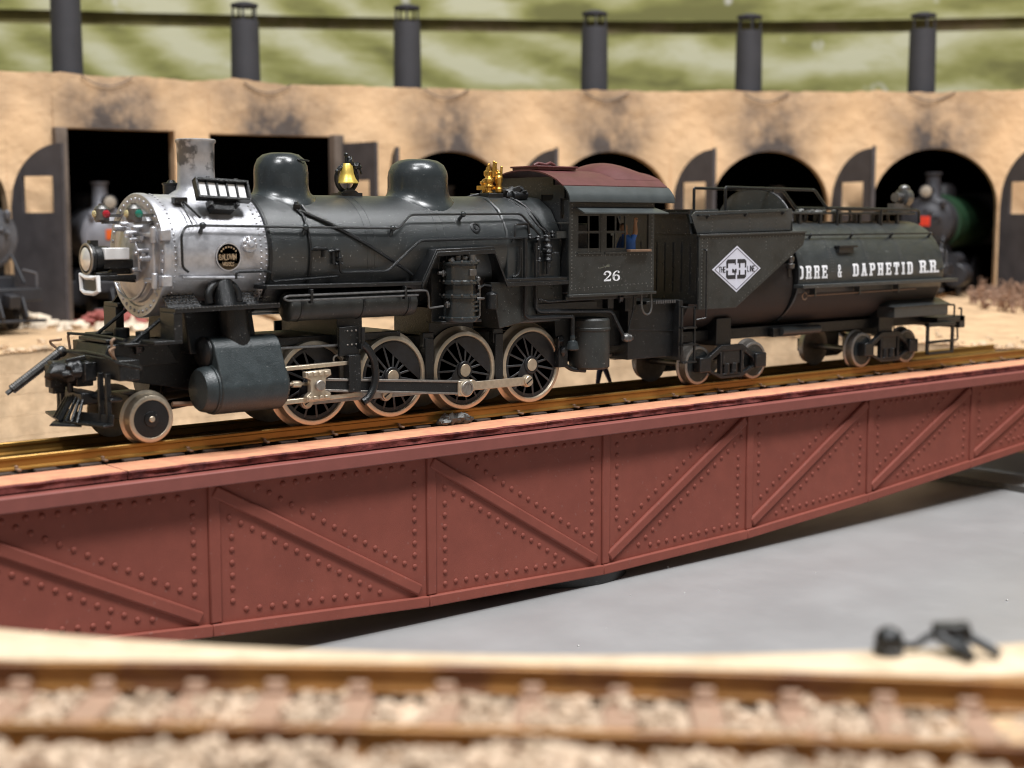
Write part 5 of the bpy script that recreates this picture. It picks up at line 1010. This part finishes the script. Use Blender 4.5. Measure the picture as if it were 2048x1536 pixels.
tank_text('lettering_word', 'DAPHETID', 18.02, 20.98, -.06, .37)
tank_text('lettering_initials', 'R.R.', 21.33, 22.25, -.045, .38)
# diamond emblem
yl = -1.626; C_ = (12.815, 3.09); 
def dm(name, w_, h_, y, m_, hole=None):
    b = MB(); P = [(C_[0]-w_, C_[1]), (C_[0], C_[1]-h_), (C_[0]+w_, C_[1]), (C_[0], C_[1]+h_)]
    if hole is None: b.prism(P, SX, y, y-.004)
    else:
        Q = [(C_[0]-hole[0], C_[1]), (C_[0], C_[1]-hole[1]), (C_[0]+hole[0], C_[1]), (C_[0], C_[1]+hole[1])]
        for i in range(4): j = (i+1) % 4; b.prism([P[i], P[j], Q[j], Q[i]], SX, y, y-.004)
    return b.obj(name, m_, em if name != 'emblem' else ten, smooth=0)
em = dm('emblem', .97, .615, yl, LGO)
dm('emblem_line', .885, .562, yl-.0045, INK, (.855, .543))
b = MB(); s_ = .1
def gd(P): b.prism([(C_[0]+x*.092, C_[1]+z*.052) for x, z in P], SX, yl-.0045, yl-.0085)
for P in ([(-4.6, -4), (-3.9, -5), (-.9, -5), (-.9, -3), (-4.6, -3)], [(-4.6, 4), (-3.9, 5), (-.9, 5), (-.9, 3), (-4.6, 3)], R4(-4.6, .6, -3.8, 3), R4(-4.6, -3, -3.8, -.6), R4(-.9, 2.2, -.5, 5), R4(-.9, -5, -.5, -2), R4(-1.0, -2.6, -.5, -1.6), [(-2.0, -1.8), (-.1, -1.8), (-.1, .1), (-.6, .1), (-1.05, -.8), (-1.5, .1), (-2.0, .1)],
          R4(.2, 3, .8, 5), R4(.2, -5, .8, -3), R4(.8, 3, 3.4, 5), R4(.8, -5, 3.4, -3), [(3.4, 5), (4.1, 4), (4.1, 3), (3.4, 3)], [(3.4, -5), (4.1, -4), (4.1, -3), (3.4, -3)], R4(3.5, .6, 4.1, 3), R4(3.5, -3, 4.1, -.6), R4(.9, .6, 1.5, 3), R4(.9, -3, 1.5, -.6)): gd(P)
b.obj('emblem_monogram', INK, em, smooth=0)
b = MB(); strokes(b, 'THE', C_[0]-.71, C_[1]-.075, .14, .115, yl-.006, .018, .12); b.obj('emblem_word', INK, em, smooth=0)
b = MB(); strokes(b, 'LINE', C_[0]+.43, C_[1]-.07, .14, .105, yl-.006, .018, .12); b.obj('emblem_word', INK, em, smooth=0)
# ================================================================== the roundhouse behind
WC = (1.22, -26.32); WR = 61.0; WTOP = 10.77
STUC = bpy.data.materials.new('stucco_tan'); STUC.use_nodes = True
def stucco(m):
    nt = m.node_tree; N = nt.nodes; L = nt.links; p = N['Principled BSDF']; p.inputs['Roughness'].default_value = .85
    tc = N.new('ShaderNodeTexCoord'); n1 = N.new('ShaderNodeTexNoise'); n1.inputs['Scale'].default_value = .35; n1.inputs['Detail'].default_value = 7; L.new(tc.outputs['Object'], n1.inputs['Vector'])
    r1 = N.new('ShaderNodeValToRGB'); r1.color_ramp.elements[0].position = .3; r1.color_ramp.elements[1].position = .7; r1.color_ramp.elements[0].color = (.65, .43, .24, 1); r1.color_ramp.elements[1].color = (.74, .505, .30, 1); L.new(n1.outputs['Fac'], r1.inputs['Fac'])
    at = N.new('ShaderNodeAttribute'); at.attribute_name = 'soot'
    n2 = N.new('ShaderNodeTexNoise'); n2.inputs['Scale'].default_value = 1.0; n2.inputs['Detail'].default_value = 8; n2.inputs['Roughness'].default_value = .62; mq = N.new('ShaderNodeMapping'); mq.inputs['Scale'].default_value = (.8, .8, .6); L.new(tc.outputs['Object'], mq.inputs['Vector']); L.new(mq.outputs[0], n2.inputs['Vector'])
    r2 = N.new('ShaderNodeValToRGB'); r2.color_ramp.elements[0].position = .12; r2.color_ramp.elements[1].position = .74; L.new(n2.outputs['Fac'], r2.inputs['Fac'])
    mu = N.new('ShaderNodeMath'); mu.operation = 'MULTIPLY'; L.new(at.outputs['Fac'], mu.inputs[0]); L.new(r2.outputs['Color'], mu.inputs[1])
    mx = N.new('ShaderNodeMix'); mx.data_type = 'RGBA'; mx.inputs[7].default_value = (.085, .068, .060, 1); L.new(mu.outputs[0], mx.inputs[0]); L.new(r1.outputs['Color'], mx.inputs[6]); L.new(mx.outputs[2], p.inputs['Base Color'])
    n3 = N.new('ShaderNodeTexNoise'); n3.inputs['Scale'].default_value = 1.2; n3.inputs['Detail'].default_value = 5; L.new(tc.outputs['Object'], n3.inputs['Vector'])
    b_ = N.new('ShaderNodeBump'); b_.inputs['Strength'].default_value = .5; b_.inputs['Distance'].default_value = .25; L.new(n3.outputs['Fac'], b_.inputs['Height']); L.new(b_.outputs[0], p.inputs['Normal'])
stucco(STUC)
DOOR = mat('door_grey_wood', (.062, .055, .058), .7, 0, .2, 1.5, .3, 12)
POST = mat('door_post_wood', (.13, .10, .08), .8, 0, .35, 1.2, .5, 10)
DARK = mat('stall_shade_black', (.0035, .0035, .0038), .95, 0, .2, 1, spec=0.)  # near-black colour stands in for the shade inside the stalls
ROOF = mat('roof_felt', (.10, .095, .09), .9, 0, .2, 1)
CHIM = mat('chimney_slate', (.030, .030, .036), .7, 0, .15, .8, .3, 8)
def wp(a, r_, z): return (WC[0]+r_*cos(radians(a)), WC[1]+r_*sin(radians(a)), z)
rh = thing('roundhouse', 'long curved tan stucco engine house with sooty arched doorways behind the pit', 'building', (*wp(62, WR, 0)[:2], 0))
DEG = 180/(pi*WR)       # degrees per cm of wall
# openings: centre angle, half width in cm, spring height, rise (0 = flat lintel)
OP = [(87.3, 2.95, 5.0, 2.6), (80.1, 2.68, 8.42, 0), (73.2, 3.05, 8.35, 0), (65.05, 3.0, 5.1, 2.65), (57.5, 3.0, 5.1, 2.7), (49.95, 2.95, 5.1, 2.75), (42.3, 3.05, 5.1, 2.85)]
def gw(a): x, y, _ = wp(a, WR, 0); return gz(x, y)-.35
def opening(a):
    for (c, hw, sp, ri) in OP:
        s_ = (a-c)/DEG
        if abs(s_) < hw: return sp+(ri*sqrt(max(0, 1-(s_/hw)**2)) if ri else 0)
    return None
edges = []
A0, A1 = 96.0, 30.0; n = 660; cuts = sorted(set([A1+(A0-A1)*i/n for i in range(n+1)]+[c+s_*hw*DEG+e for c, hw, _, _ in OP for s_ in (-1, 1) for e in (-1e-4, 1e-4)]))
b = MB(); soot = []; NZ = 30
def sootv(a, z):
    v = 0
    for (c, hw, sp, ri) in OP:
        s_ = (a-c)/DEG; top = sp+ri; t = (z-top)/(WTOP-top)
        if z > top-1.2:
            hwid = 1.65+1.7*max(0, t)**1.2+(.4 if ri == 0 else 0); off = .25*noise.noise((c, z*.6, 2)); d = abs(s_-off)/hwid
            v = max(v, max(0, min(1, (1.55-d)*.75))*(1.7-1.0*max(0, t)))
    return v
def wob(a): return .16*noise.noise((a*.5, 3.3, 0))+.06*noise.noise((a*2.1, 7, 0))
prev = None
for i, a in enumerate(cuts):
    o = opening(a); z0 = o if o is not None else gw(a); col = []
    for j in range(NZ+1):
        z = z0+(WTOP+wob(a)-z0)*j/NZ; rr_ = WR+.10*noise.noise((a*.8, z*.4, 1)); b.v.append(wp(a, rr_, z)); soot.append(sootv(a, z)); col.append(len(b.v)-1)
    b.v.append(wp(a, WR+.8, WTOP+wob(a)-.04)); soot.append(0); b.v.append(wp(a, WR+.9, z0)); soot.append(.5 if o is not None else 0)
    tp_, bk = len(b.v)-2, len(b.v)-1
    if prev:
        pc, pt, pb_ = prev
        for j in range(NZ): b.f.append((pc[j], col[j], col[j+1], pc[j+1]))
        b.f.append((pc[NZ], col[NZ], tp_, pt)); b.f.append((pb_, bk, col[0], pc[0]))
    prev = (col, tp_, bk)
fac = b.obj('facade', STUC, rh, smooth=50, fix=True)
at = fac.data.attributes.new('soot', 'FLOAT', 'POINT'); at.data.foreach_set('value', soot)
# dark interior shell, roof
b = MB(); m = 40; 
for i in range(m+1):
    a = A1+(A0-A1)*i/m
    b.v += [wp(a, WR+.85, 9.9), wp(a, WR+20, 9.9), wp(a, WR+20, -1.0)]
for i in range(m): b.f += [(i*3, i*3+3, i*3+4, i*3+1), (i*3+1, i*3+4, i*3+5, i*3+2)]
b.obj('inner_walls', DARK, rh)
b = MB()
for i in range(m+1):
    a = A1+(A0-A1)*i/m; b.v += [wp(a, WR+.8, 10.2), wp(a, WR+20.2, 10.35)]
for i in range(m): b.f.append((i*2, i*2+2, i*2+3, i*2+1))
b.obj('roof', ROOF, rh)
for a in (A0-.02, A1+.02):
    b = MB(); b.v = [wp(a, WR+.3, -1), wp(a, WR+20, -1), wp(a, WR+20, 10.3), wp(a, WR+.3, 10.6)]; b.f = [(0, 1, 2, 3)]; b.obj('end_wall', STUC, rh)
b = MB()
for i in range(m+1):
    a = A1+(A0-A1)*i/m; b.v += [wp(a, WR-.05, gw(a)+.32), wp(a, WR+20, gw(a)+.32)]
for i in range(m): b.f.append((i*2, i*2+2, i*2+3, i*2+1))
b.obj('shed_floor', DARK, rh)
# window arcs of scalloped trim above the doors
for (c, hw, sp, ri) in OP[1:]:
    b = MB(); b.tube([wp(c+(s_*.28+.3)*DEG, WR-.10, WTOP-.08-.42*(1-(s_/4)**2)) for s_ in range(-4, 5)], .03, 6); b.obj('scallop_trim', POST, rh)
# open door leaves: half arch outline with a window cut out, folded back on the wall
def leaf(ah, side, ang, hw, sp, ri, win=True, m_=DOOR):
    """ah hinge angle; side +1 leaf spreads towards smaller angles (right in view); ang opening from the wall face in degrees"""
    P0 = Vector(wp(ah, WR-.14, 0)); rad_ = Vector((cos(radians(ah)), sin(radians(ah)), 0)); tan_ = Vector((sin(radians(ah)), -cos(radians(ah)), 0))*side
    d = tan_*cos(radians(ang))-rad_*sin(radians(ang)); nrm = Vector((-d.y, d.x, 0)); z0 = gw(ah)+.45
    def top(u): return sp+(ri*sqrt(max(0, 1-(1-u/hw)**2)) if ri else 0)
    b = MB(); n = 22; w0_, w1_, wz0, wz1 = .22*hw, .80*hw, 4.7, 6.25
    def f(u, v, t): q = P0+d*u+nrm*(t-.07); return (q.x, q.y, v)
    for i in range(n):
        u0, u1 = hw*i/n, hw*(i+1)/n; t0_, t1_ = top(u0), top(u1); um = (u0+u1)/2; tk_ = .13+.025*((i//3) % 2)
        if win and w0_ < um < w1_ and min(t0_, t1_) > wz0:
            b.prism([(u0, z0), (u1, z0), (u1, wz0), (u0, wz0)], f, 0, tk_)
            if min(t0_, t1_) > wz1: b.prism([(u0, wz1), (u1, wz1), (u1, t1_), (u0, t0_)], f, 0, tk_)
        else: b.prism([(u0, z0), (u1, z0), (u1, t1_), (u0, t0_)], f, 0, tk_)
    bmesh_ = b.obj('door_leaf', m_, rh, smooth=0)
    return bmesh_
for (c, hw, sp, ri) in OP:
    if ri:
        leaf(c-(hw+.15)*DEG, 1, 60, hw*.98, sp, ri)
        leaf(c+(hw+.15)*DEG, -1, 84, hw*.98, sp, ri)
leaf(73.2-3.2*DEG, 1, 66, 2.6, 8.0, 0)
for a in (80.1+2.45*DEG, 73.2-2.95*DEG):
    b = MB(); x, y, _ = wp(a, WR-.1, 0); b.box(x-.26, x+.26, y-.26, y+.26, -.4, 8.4); b.obj('door_post', POST, rh, .03)
# chimneys
for i, (a, zt, lb) in enumerate(((81.41, 15.2, 'leftmost tall slate chimney, its cap cut off by the picture edge'), (73.91, 14.66, 'slate chimney with capped top, second from the left, above the square doorways'), (66.65, 14.95, 'slate chimney with capped top standing above the locomotive steam dome'), (57.94, 14.96, 'slate chimney with capped top standing above the red cab roof'), (50.70, 14.87, 'slate chimney with capped top standing above the front of the tender'), (42.74, 14.88, 'rightmost slate chimney with capped top above the arch with the green engine'))):
    x, y, _ = wp(a, WR+2.2, 0); ch = thing('chimney', lb, 'chimney', (x, y, 10.2), 'slate chimneys along the roundhouse roof')
    b = MB(); b.lathe([(.70, 10.2), (.66, zt-.85), (.60, zt-.85), (.60, 10.4)], (x, y, 0), (0, 0, 1), 24); b.obj('flue', CHIM, ch, smooth=40)
    b = MB(); b.lathe([(.60, zt-.24), (.64, zt-.22), (.64, zt-.10), (.3, zt), (0, zt+.02)], (x, y, 0), (0, 0, 1), 24); b.obj('cap', CHIM, ch, smooth=40)
    for k in range(5): q = MB(); t = 2*pi*k/5+.3; q.cyl((x+.56*cos(t), y+.56*sin(t), zt-.9), (x+.56*cos(t), y+.56*sin(t), zt-.22), .05, n=6); q.obj('cap_post', CHIM, ch)
# ---- engines standing in the stalls
GRN = mat('green_jacket', (.010, .040, .016), .5, 0, .15, 1); GRY = mat('grey_smokebox', (.09, .09, .10), .5, .1, .2, 2); SLB = mat('pale_silver_front', (.24, .24, .265), .45, .3, .15, 1)
ORG = mat('orange_plate', (.62, .10, .01), .5); RDP = mat('red_plate', (.62, .035, .012), .5); ENB = mat('engine_black', (.022, .022, .026), .5, 0, .2, 2); CRM = mat('lamp_cream', (.32, .28, .23), .4)
def engine(label, nose, tail, fm, jm, plate, zb_=0., shade=ENB, sl=2.2):
    """a whole engine; nose = smokebox front on the ground plane, tail = a point further in along the stall"""
    nose, tail = Vector((*nose, 0)), Vector((*tail, 0)); d = (tail-nose).normalized(); s_ = Vector((-d.y, d.x, 0)); t = thing('stalled_engine', label, 'locomotive', tuple(nose), 'engines standing in the roundhouse stalls'); z_ = zb_
    def P(u, v, h): q = nose+d*u+s_*v; return (q.x, q.y, h+z_)
    b = MB(); b.lathe([(1.24, 0), (1.28, .04), (1.28, sl)], P(0, 0, 3.7), d, 36); sb_ = b.obj('smokebox', fm, t)
    b = MB(); b.lathe([(1.2, 0), (1.14, -.06), (.9, -.08), (.8, -.16), (.3, -.24), (0, -.25)], P(0, 0, 3.7), d, 32); b.obj('smokebox_front', fm, sb_)
    b = MB(); b.lathe([(1.42, 0), (1.42, 9)], P(sl, 0, 3.7), d, 36); b.obj('boiler', jm, t)
    b = MB(); b.lathe([(.5, 0), (.36, .2), (.34, 1.15), (.42, 1.2), (.42, 1.3), (.3, 1.3)], P(1.2, 0, 4.85), (0, 0, 1), 20); b.obj('smokestack', fm, t)
    b = MB(); b.lathe([(.7, 0), (.62, .2), (.6, .55), (.4, .8), (0, .86)], P(3.6, 0, 4.85), (0, 0, 1), 20); b.obj('dome', shade, t)
    b = MB(); b.lathe([(.2, .45), (.33, .35), (.34, 0), (.3, 0)], P(-.25, 0, 5.2), d, 18); b.lathe([(.12, 0), (.12, .3)], P(-.05, 0, 4.85), (0, 0, 1), 10); hl_ = b.obj('headlight', shade, t); b = MB(); b.lathe([(.30, 0), (.15, -.05), (0, -.06)], P(-.24, 0, 5.2), d, 16); b.obj('lens', CRM, hl_)
    if plate: b = MB(); b.lathe([(.33, 0), (.33, -.08), (0, -.09)], P(-.20, -.0, 3.75), d, 4, 1, pi/4); b.obj('number_plate', plate, t, smooth=0)
    for k in (-1, 1):
        b = MB(); b.lathe([(.1, 0), (.14, .1), (.14, .3), (.05, .4)], P(-.1, .8*k, 4.4), (0, 0, 1), 10); b.obj('class_lamp', fm, t)
        b = MB(); b.lathe([(.55, 0), (.6, .05), (.6, 1.6)], P(.5, 1.3*k, 1.1), d, 18); b.lathe([(.35, 0), (.35, 1.6)], P(.5, 1.15*k, 1.85), d, 14); b.obj('cylinder', shade, t)
        b = MB(); b.lathe([(.45, 0), (.45, .25)], P(-.3, .87*k, .47), s_, 20); b.obj('pilot_wheel', shade, t)
        b = MB(); b.bar(P(-1.1, .9*k, 1.9), P(-.1, .9*k, 3.0), .08, .08); b.obj('brace', shade, t)
        for w_ in range(3): b = MB(); b.lathe([(.9, 0), (.95, .2), (.95, .28), (.9, .28)], P(3.2+2.0*w_, .75*k, .92), s_*k, 24); b.obj('driving_wheel', shade, t)
        b = MB(); b.tube([P(-1.35, 1.3*k, 1.4), P(-1.35, 1.3*k, 2.3), P(-1.35, .7*k, 2.45)], .05, 6, .1); b.obj('grab_iron', GRY, t)
    b = MB(); b.bar(P(-1.5, 0, 1.45), P(-.2, 0, 1.45), 2.9, .5); b.bar(P(-.3, 0, 1.5), P(2.4, 0, 1.5), 1.9, 1.3); b.bar(P(.4, 0, 2.3), P(2.0, 0, 2.3), 1.7, .9); b.bar(P(2.2, 0, 1.4), P(10.5, 0, 1.4), 1.3, .9); b.obj('frame', shade, t, .04)
    b = MB(); b.bar(P(-2.0, 0, .45), P(-1.7, 0, .45), 2.7, .12); b.bar(P(-1.9, -.5, .5), P(-1.5, -.5, 1.3), .1, .5); b.bar(P(-1.9, .5, .5), P(-1.5, .5, 1.3), .1, .5); b.bar(P(-2.1, 0, 1.2), P(-1.4, 0, 1.3), .45, .5); b.obj('pilot', shade, t, .03)
    b = MB(); b.bar(P(9.5, 0, 3.9), P(12, 0, 3.9), 3.2, 2.8); b.obj('cab', shade, t, .1)
    b = MB()
    for k in range(7): b.blob(P(-.3+.05*k, -.7+.24*k, 4.25-.12*abs(k-3)), .1, k, .4)
    kind(b.obj('front_fittings', fm, t), 'stuff'); return t
def stall(i, out=0.):
    a = OP[i][0]; p = Vector(wp(a, WR, 0)[:2]+(0,)); c = Vector((PC[0], PC[1], 0)); d = (p-c).normalized(); q = p-d*out; return (q.x, q.y), ((p+d*12).x, (p+d*12).y)
DGR = mat('dark_grey_smokebox', (.03, .03, .036), .5, .1, .2, 2)
engine('dim dark engine nosing out of the doorway at the left picture edge', *stall(0, 4.5), GRY, ENB, None)
engine('silver fronted engine with orange number plate in the square doorway', *stall(1, -1.2), SLB, ENB, ORG)
engine('shadowed engine deep inside the arch behind the steam dome', *stall(3, -3.0), GRY, ENB, None)
engine('black engine hidden in the arch behind the front of the tender', *stall(5, -1.5), GRY, ENB, None)
engine('dark engine with red number plate and green boiler in the rightmost arch', *stall(6, 1.5), DGR, GRN, RDP, .6, sl=1.3)
# ---- radial tracks from the pit to the stalls
for i in range(1, 7):
    (nx, ny), _t = stall(i); a = Vector((PC[0], PC[1], 0)); p = Vector((nx, ny, 0)); d = (p-a).normalized(); s_ = Vector((-d.y, d.x, 0)); L_ = (p-a).length
    lab = ['', 'track from the pit to the square doorway with the silver engine', 'track from the pit to the empty square doorway behind the sand dome', 'track from the pit to the arch behind the steam dome', 'track from the pit to the arch above the cab roof', 'track from the pit to the arch behind the tender front', 'track from the pit to the arch with the green engine'][i]
    t = thing('stall_track', lab, 'track', tuple(a+d*(PR+.5)), 'tracks radiating from the pit')
    for k in (-1, 1):
        b = MB(); n = 16
        for j in range(n+1):
            u = PR+.3+(L_+8-PR-.3)*j/n; c = a+d*u+s_*.87*k; zg = max(gz(c.x, c.y), -.14)+.10 if u < L_ else gw(OP[i][0])+.5
            for (q, z) in ((-.06, -.2), (.06, -.2), (.06, .06), (-.06, .06)): w_ = c+s_*q; b.v.append((w_.x, w_.y, zg+z))
        for j in range(n):
            for e in range(4): g_ = (e+1) % 4; b.f.append((j*4+e, j*4+g_, j*4+4+g_, j*4+4+e))
        b.obj('rail', RUS, t)
# ---- rubble and dry weeds
RUBR = mat('red_rubble', (.30, .085, .07), .85, 0, .3, 1.5, .6, 10); RUBC = mat('pale_rubble', (.62, .52, .40), .85, 0, .25, 1.5, .6, 10); WEED = mat('dry_weed', (.30, .185, .125), .9, 0, .3, 2)
def heap(label, x, y, r_, h_, m_, n, seed, nm='rubble_heap'):
    random.seed(seed); b = MB()
    for i in range(n):
        a, q = random.uniform(0, 6.3), random.random()**.7; X, Y = x+r_*q*cos(a), y+r_*q*sin(a); s_ = random.uniform(.12, .34)
        b.blob((X, Y, gz(X, Y)+h_*(1-q)*random.random()+.02), s_, i+seed, .5, (1.1, 1, .8), 7, 5)
    return tag(b.obj(nm, m_, smooth=25), label, 'rubble')
heap('heap of dull red rubble lying before the square doorway', 10.2, 31.6, 1.5, .7, RUBR, 30, 2)
heap('heap of pale broken stone lying at the foot of the left door leaf', 6.6, 31.8, 1.2, .55, RUBC, 26, 4)
kind(heap('low scatter of pale stones between the pit and the engine house', 9.0, 28.6, 2.2, .25, RUBC, 40, 6, 'stones'), 'stuff')
def weeds(label, x, y, r_, n, seed):
    random.seed(seed); b = MB()
    for i in range(n):
        a, q = random.uniform(0, 6.3), random.random()**.6; X, Y = x+r_*q*cos(a), y+r_*q*sin(a); z = gz(X, Y); h_ = random.uniform(.5, 1.3)
        p = Vector((X, Y, z-.05))
        for k in range(4):
            e = p+Vector((random.uniform(-.35, .35), random.uniform(-.35, .35), h_*random.uniform(.6, 1))); b.tube([p, p.lerp(e, .5)+Vector((.05, .05, .1)), e], [.035, .03, .012], 4)
            for l_ in range(3): c = p.lerp(e, random.uniform(.5, 1)); b.blob((c.x+random.uniform(-.1, .1), c.y+random.uniform(-.1, .1), c.z), random.uniform(.03, .08), i+k, .5, (1, 1, .6), 5, 4)
    return kind(tag(b.obj('dry_weeds', WEED, smooth=25), label, 'weeds'), 'stuff')
weeds('tangle of brown dry weeds at the foot of the rightmost doorway', 46.8, 10.6, 1.9, 42, 3)
weeds('thin brown weeds before the engine house at the right edge', 43.0, 8.6, 1.6, 26, 5)
# ---- painted backdrop of hills, two sheets with a seam
HILL = bpy.data.materials.new('painted_hillside'); HILL.use_nodes = True
def hill(m):
    nt = m.node_tree; N = nt.nodes; L = nt.links; p = N['Principled BSDF']; p.inputs['Roughness'].default_value = .8
    tc = N.new('ShaderNodeTexCoord'); mp = N.new('ShaderNodeMapping'); mp.inputs['Rotation'].default_value = (.7, .5, .3); mp.inputs['Scale'].default_value = (.08, .08, .26); L.new(tc.outputs['Object'], mp.inputs['Vector'])
    n1 = N.new('ShaderNodeTexNoise'); n1.inputs['Scale'].default_value = 1.6; n1.inputs['Detail'].default_value = 7; n1.inputs['Roughness'].default_value = .6; n1.inputs['Distortion'].default_value = .25; L.new(mp.outputs[0], n1.inputs['Vector'])
    r = N.new('ShaderNodeValToRGB'); e = r.color_ramp.elements; e[0].position = .30; e[0].color = (.125, .12, .032, 1); e[1].position = .70; e[1].color = (.44, .425, .29, 1)
    for pos, c in ((.41, (.21, .205, .06)), (.50, (.285, .275, .115)), (.60, (.36, .345, .19))):
        q = e.new(pos); q.color = (*c, 1)
    wv = N.new('ShaderNodeTexWave'); wv.bands_direction = 'DIAGONAL'; wv.inputs['Scale'].default_value = .14; wv.inputs['Distortion'].default_value = 5; wv.inputs['Detail'].default_value = 3; wv.inputs['Detail Scale'].default_value = .6; L.new(tc.outputs['Object'], wv.inputs['Vector'])
    ma = N.new('ShaderNodeMath'); ma.operation = 'MULTIPLY_ADD'; ma.inputs[1].default_value = .27; L.new(wv.outputs['Fac'], ma.inputs[0]); sb_ = N.new('ShaderNodeMath'); sb_.operation = 'SUBTRACT'; sb_.inputs[1].default_value = .13; L.new(n1.outputs['Fac'], sb_.inputs[0]); L.new(sb_.outputs[0], ma.inputs[2])
    L.new(ma.outputs[0], r.inputs['Fac'])
    n2 = N.new('ShaderNodeTexNoise'); n2.inputs['Scale'].default_value = .35; n2.inputs['Detail'].default_value = 3; L.new(tc.outputs['Object'], n2.inputs['Vector'])
    r2 = N.new('ShaderNodeValToRGB'); r2.color_ramp.elements[0].position = .66; r2.color_ramp.elements[1].position = .76; L.new(n2.outputs['Fac'], r2.inputs['Fac'])
    mx = N.new('ShaderNodeMix'); mx.data_type = 'RGBA'; mx.inputs[7].default_value = (.55, .53, .50, 1); L.new(r2.outputs['Color'], mx.inputs[0]); L.new(r.outputs['Color'], mx.inputs[6]); L.new(mx.outputs[2], p.inputs['Base Color'])
hill(HILL)
def zs(a): return 17.05-.0013*max(0, a-55)**2
bd = bpy.data.objects.new('backdrop', None); COL.objects.link(bd); bd.location = wp(62, 85, 0); kind(bd, 'structure')
def sheet(name, m_, za, zb2, r_):
    b = MB(); n = 60
    for i in range(n+1):
        a = 10+105*i/n; rr_ = r_+.25*noise.noise((a*.3, za(a), 0)); b.v += [wp(a, rr_, za(a)), wp(a, rr_, zb2(a)), wp(a, rr_+.4, zb2(a)), wp(a, rr_+.4, za(a))]
    for i in range(n):
        for j in range(4): k = (j+1) % 4; b.f.append((i*4+j, i*4+k, i*4+4+k, i*4+4+j))
    return b.obj(name, m_, bd, smooth=50)
sheet('lower_sheet', HILL, lambda a: -6, lambda a: zs(a)-.42, 85)
sheet('upper_sheet', HILL, lambda a: zs(a)+.36, lambda a: 60, 84.85)
sheet('seam_batten', mat('seam_olive', (.13, .11, .04), .9, 0, .3, .8, col2=(.20, .15, .09), c2s=.3), lambda a: zs(a)-1.2, lambda a: zs(a)+1.2, 85.45)
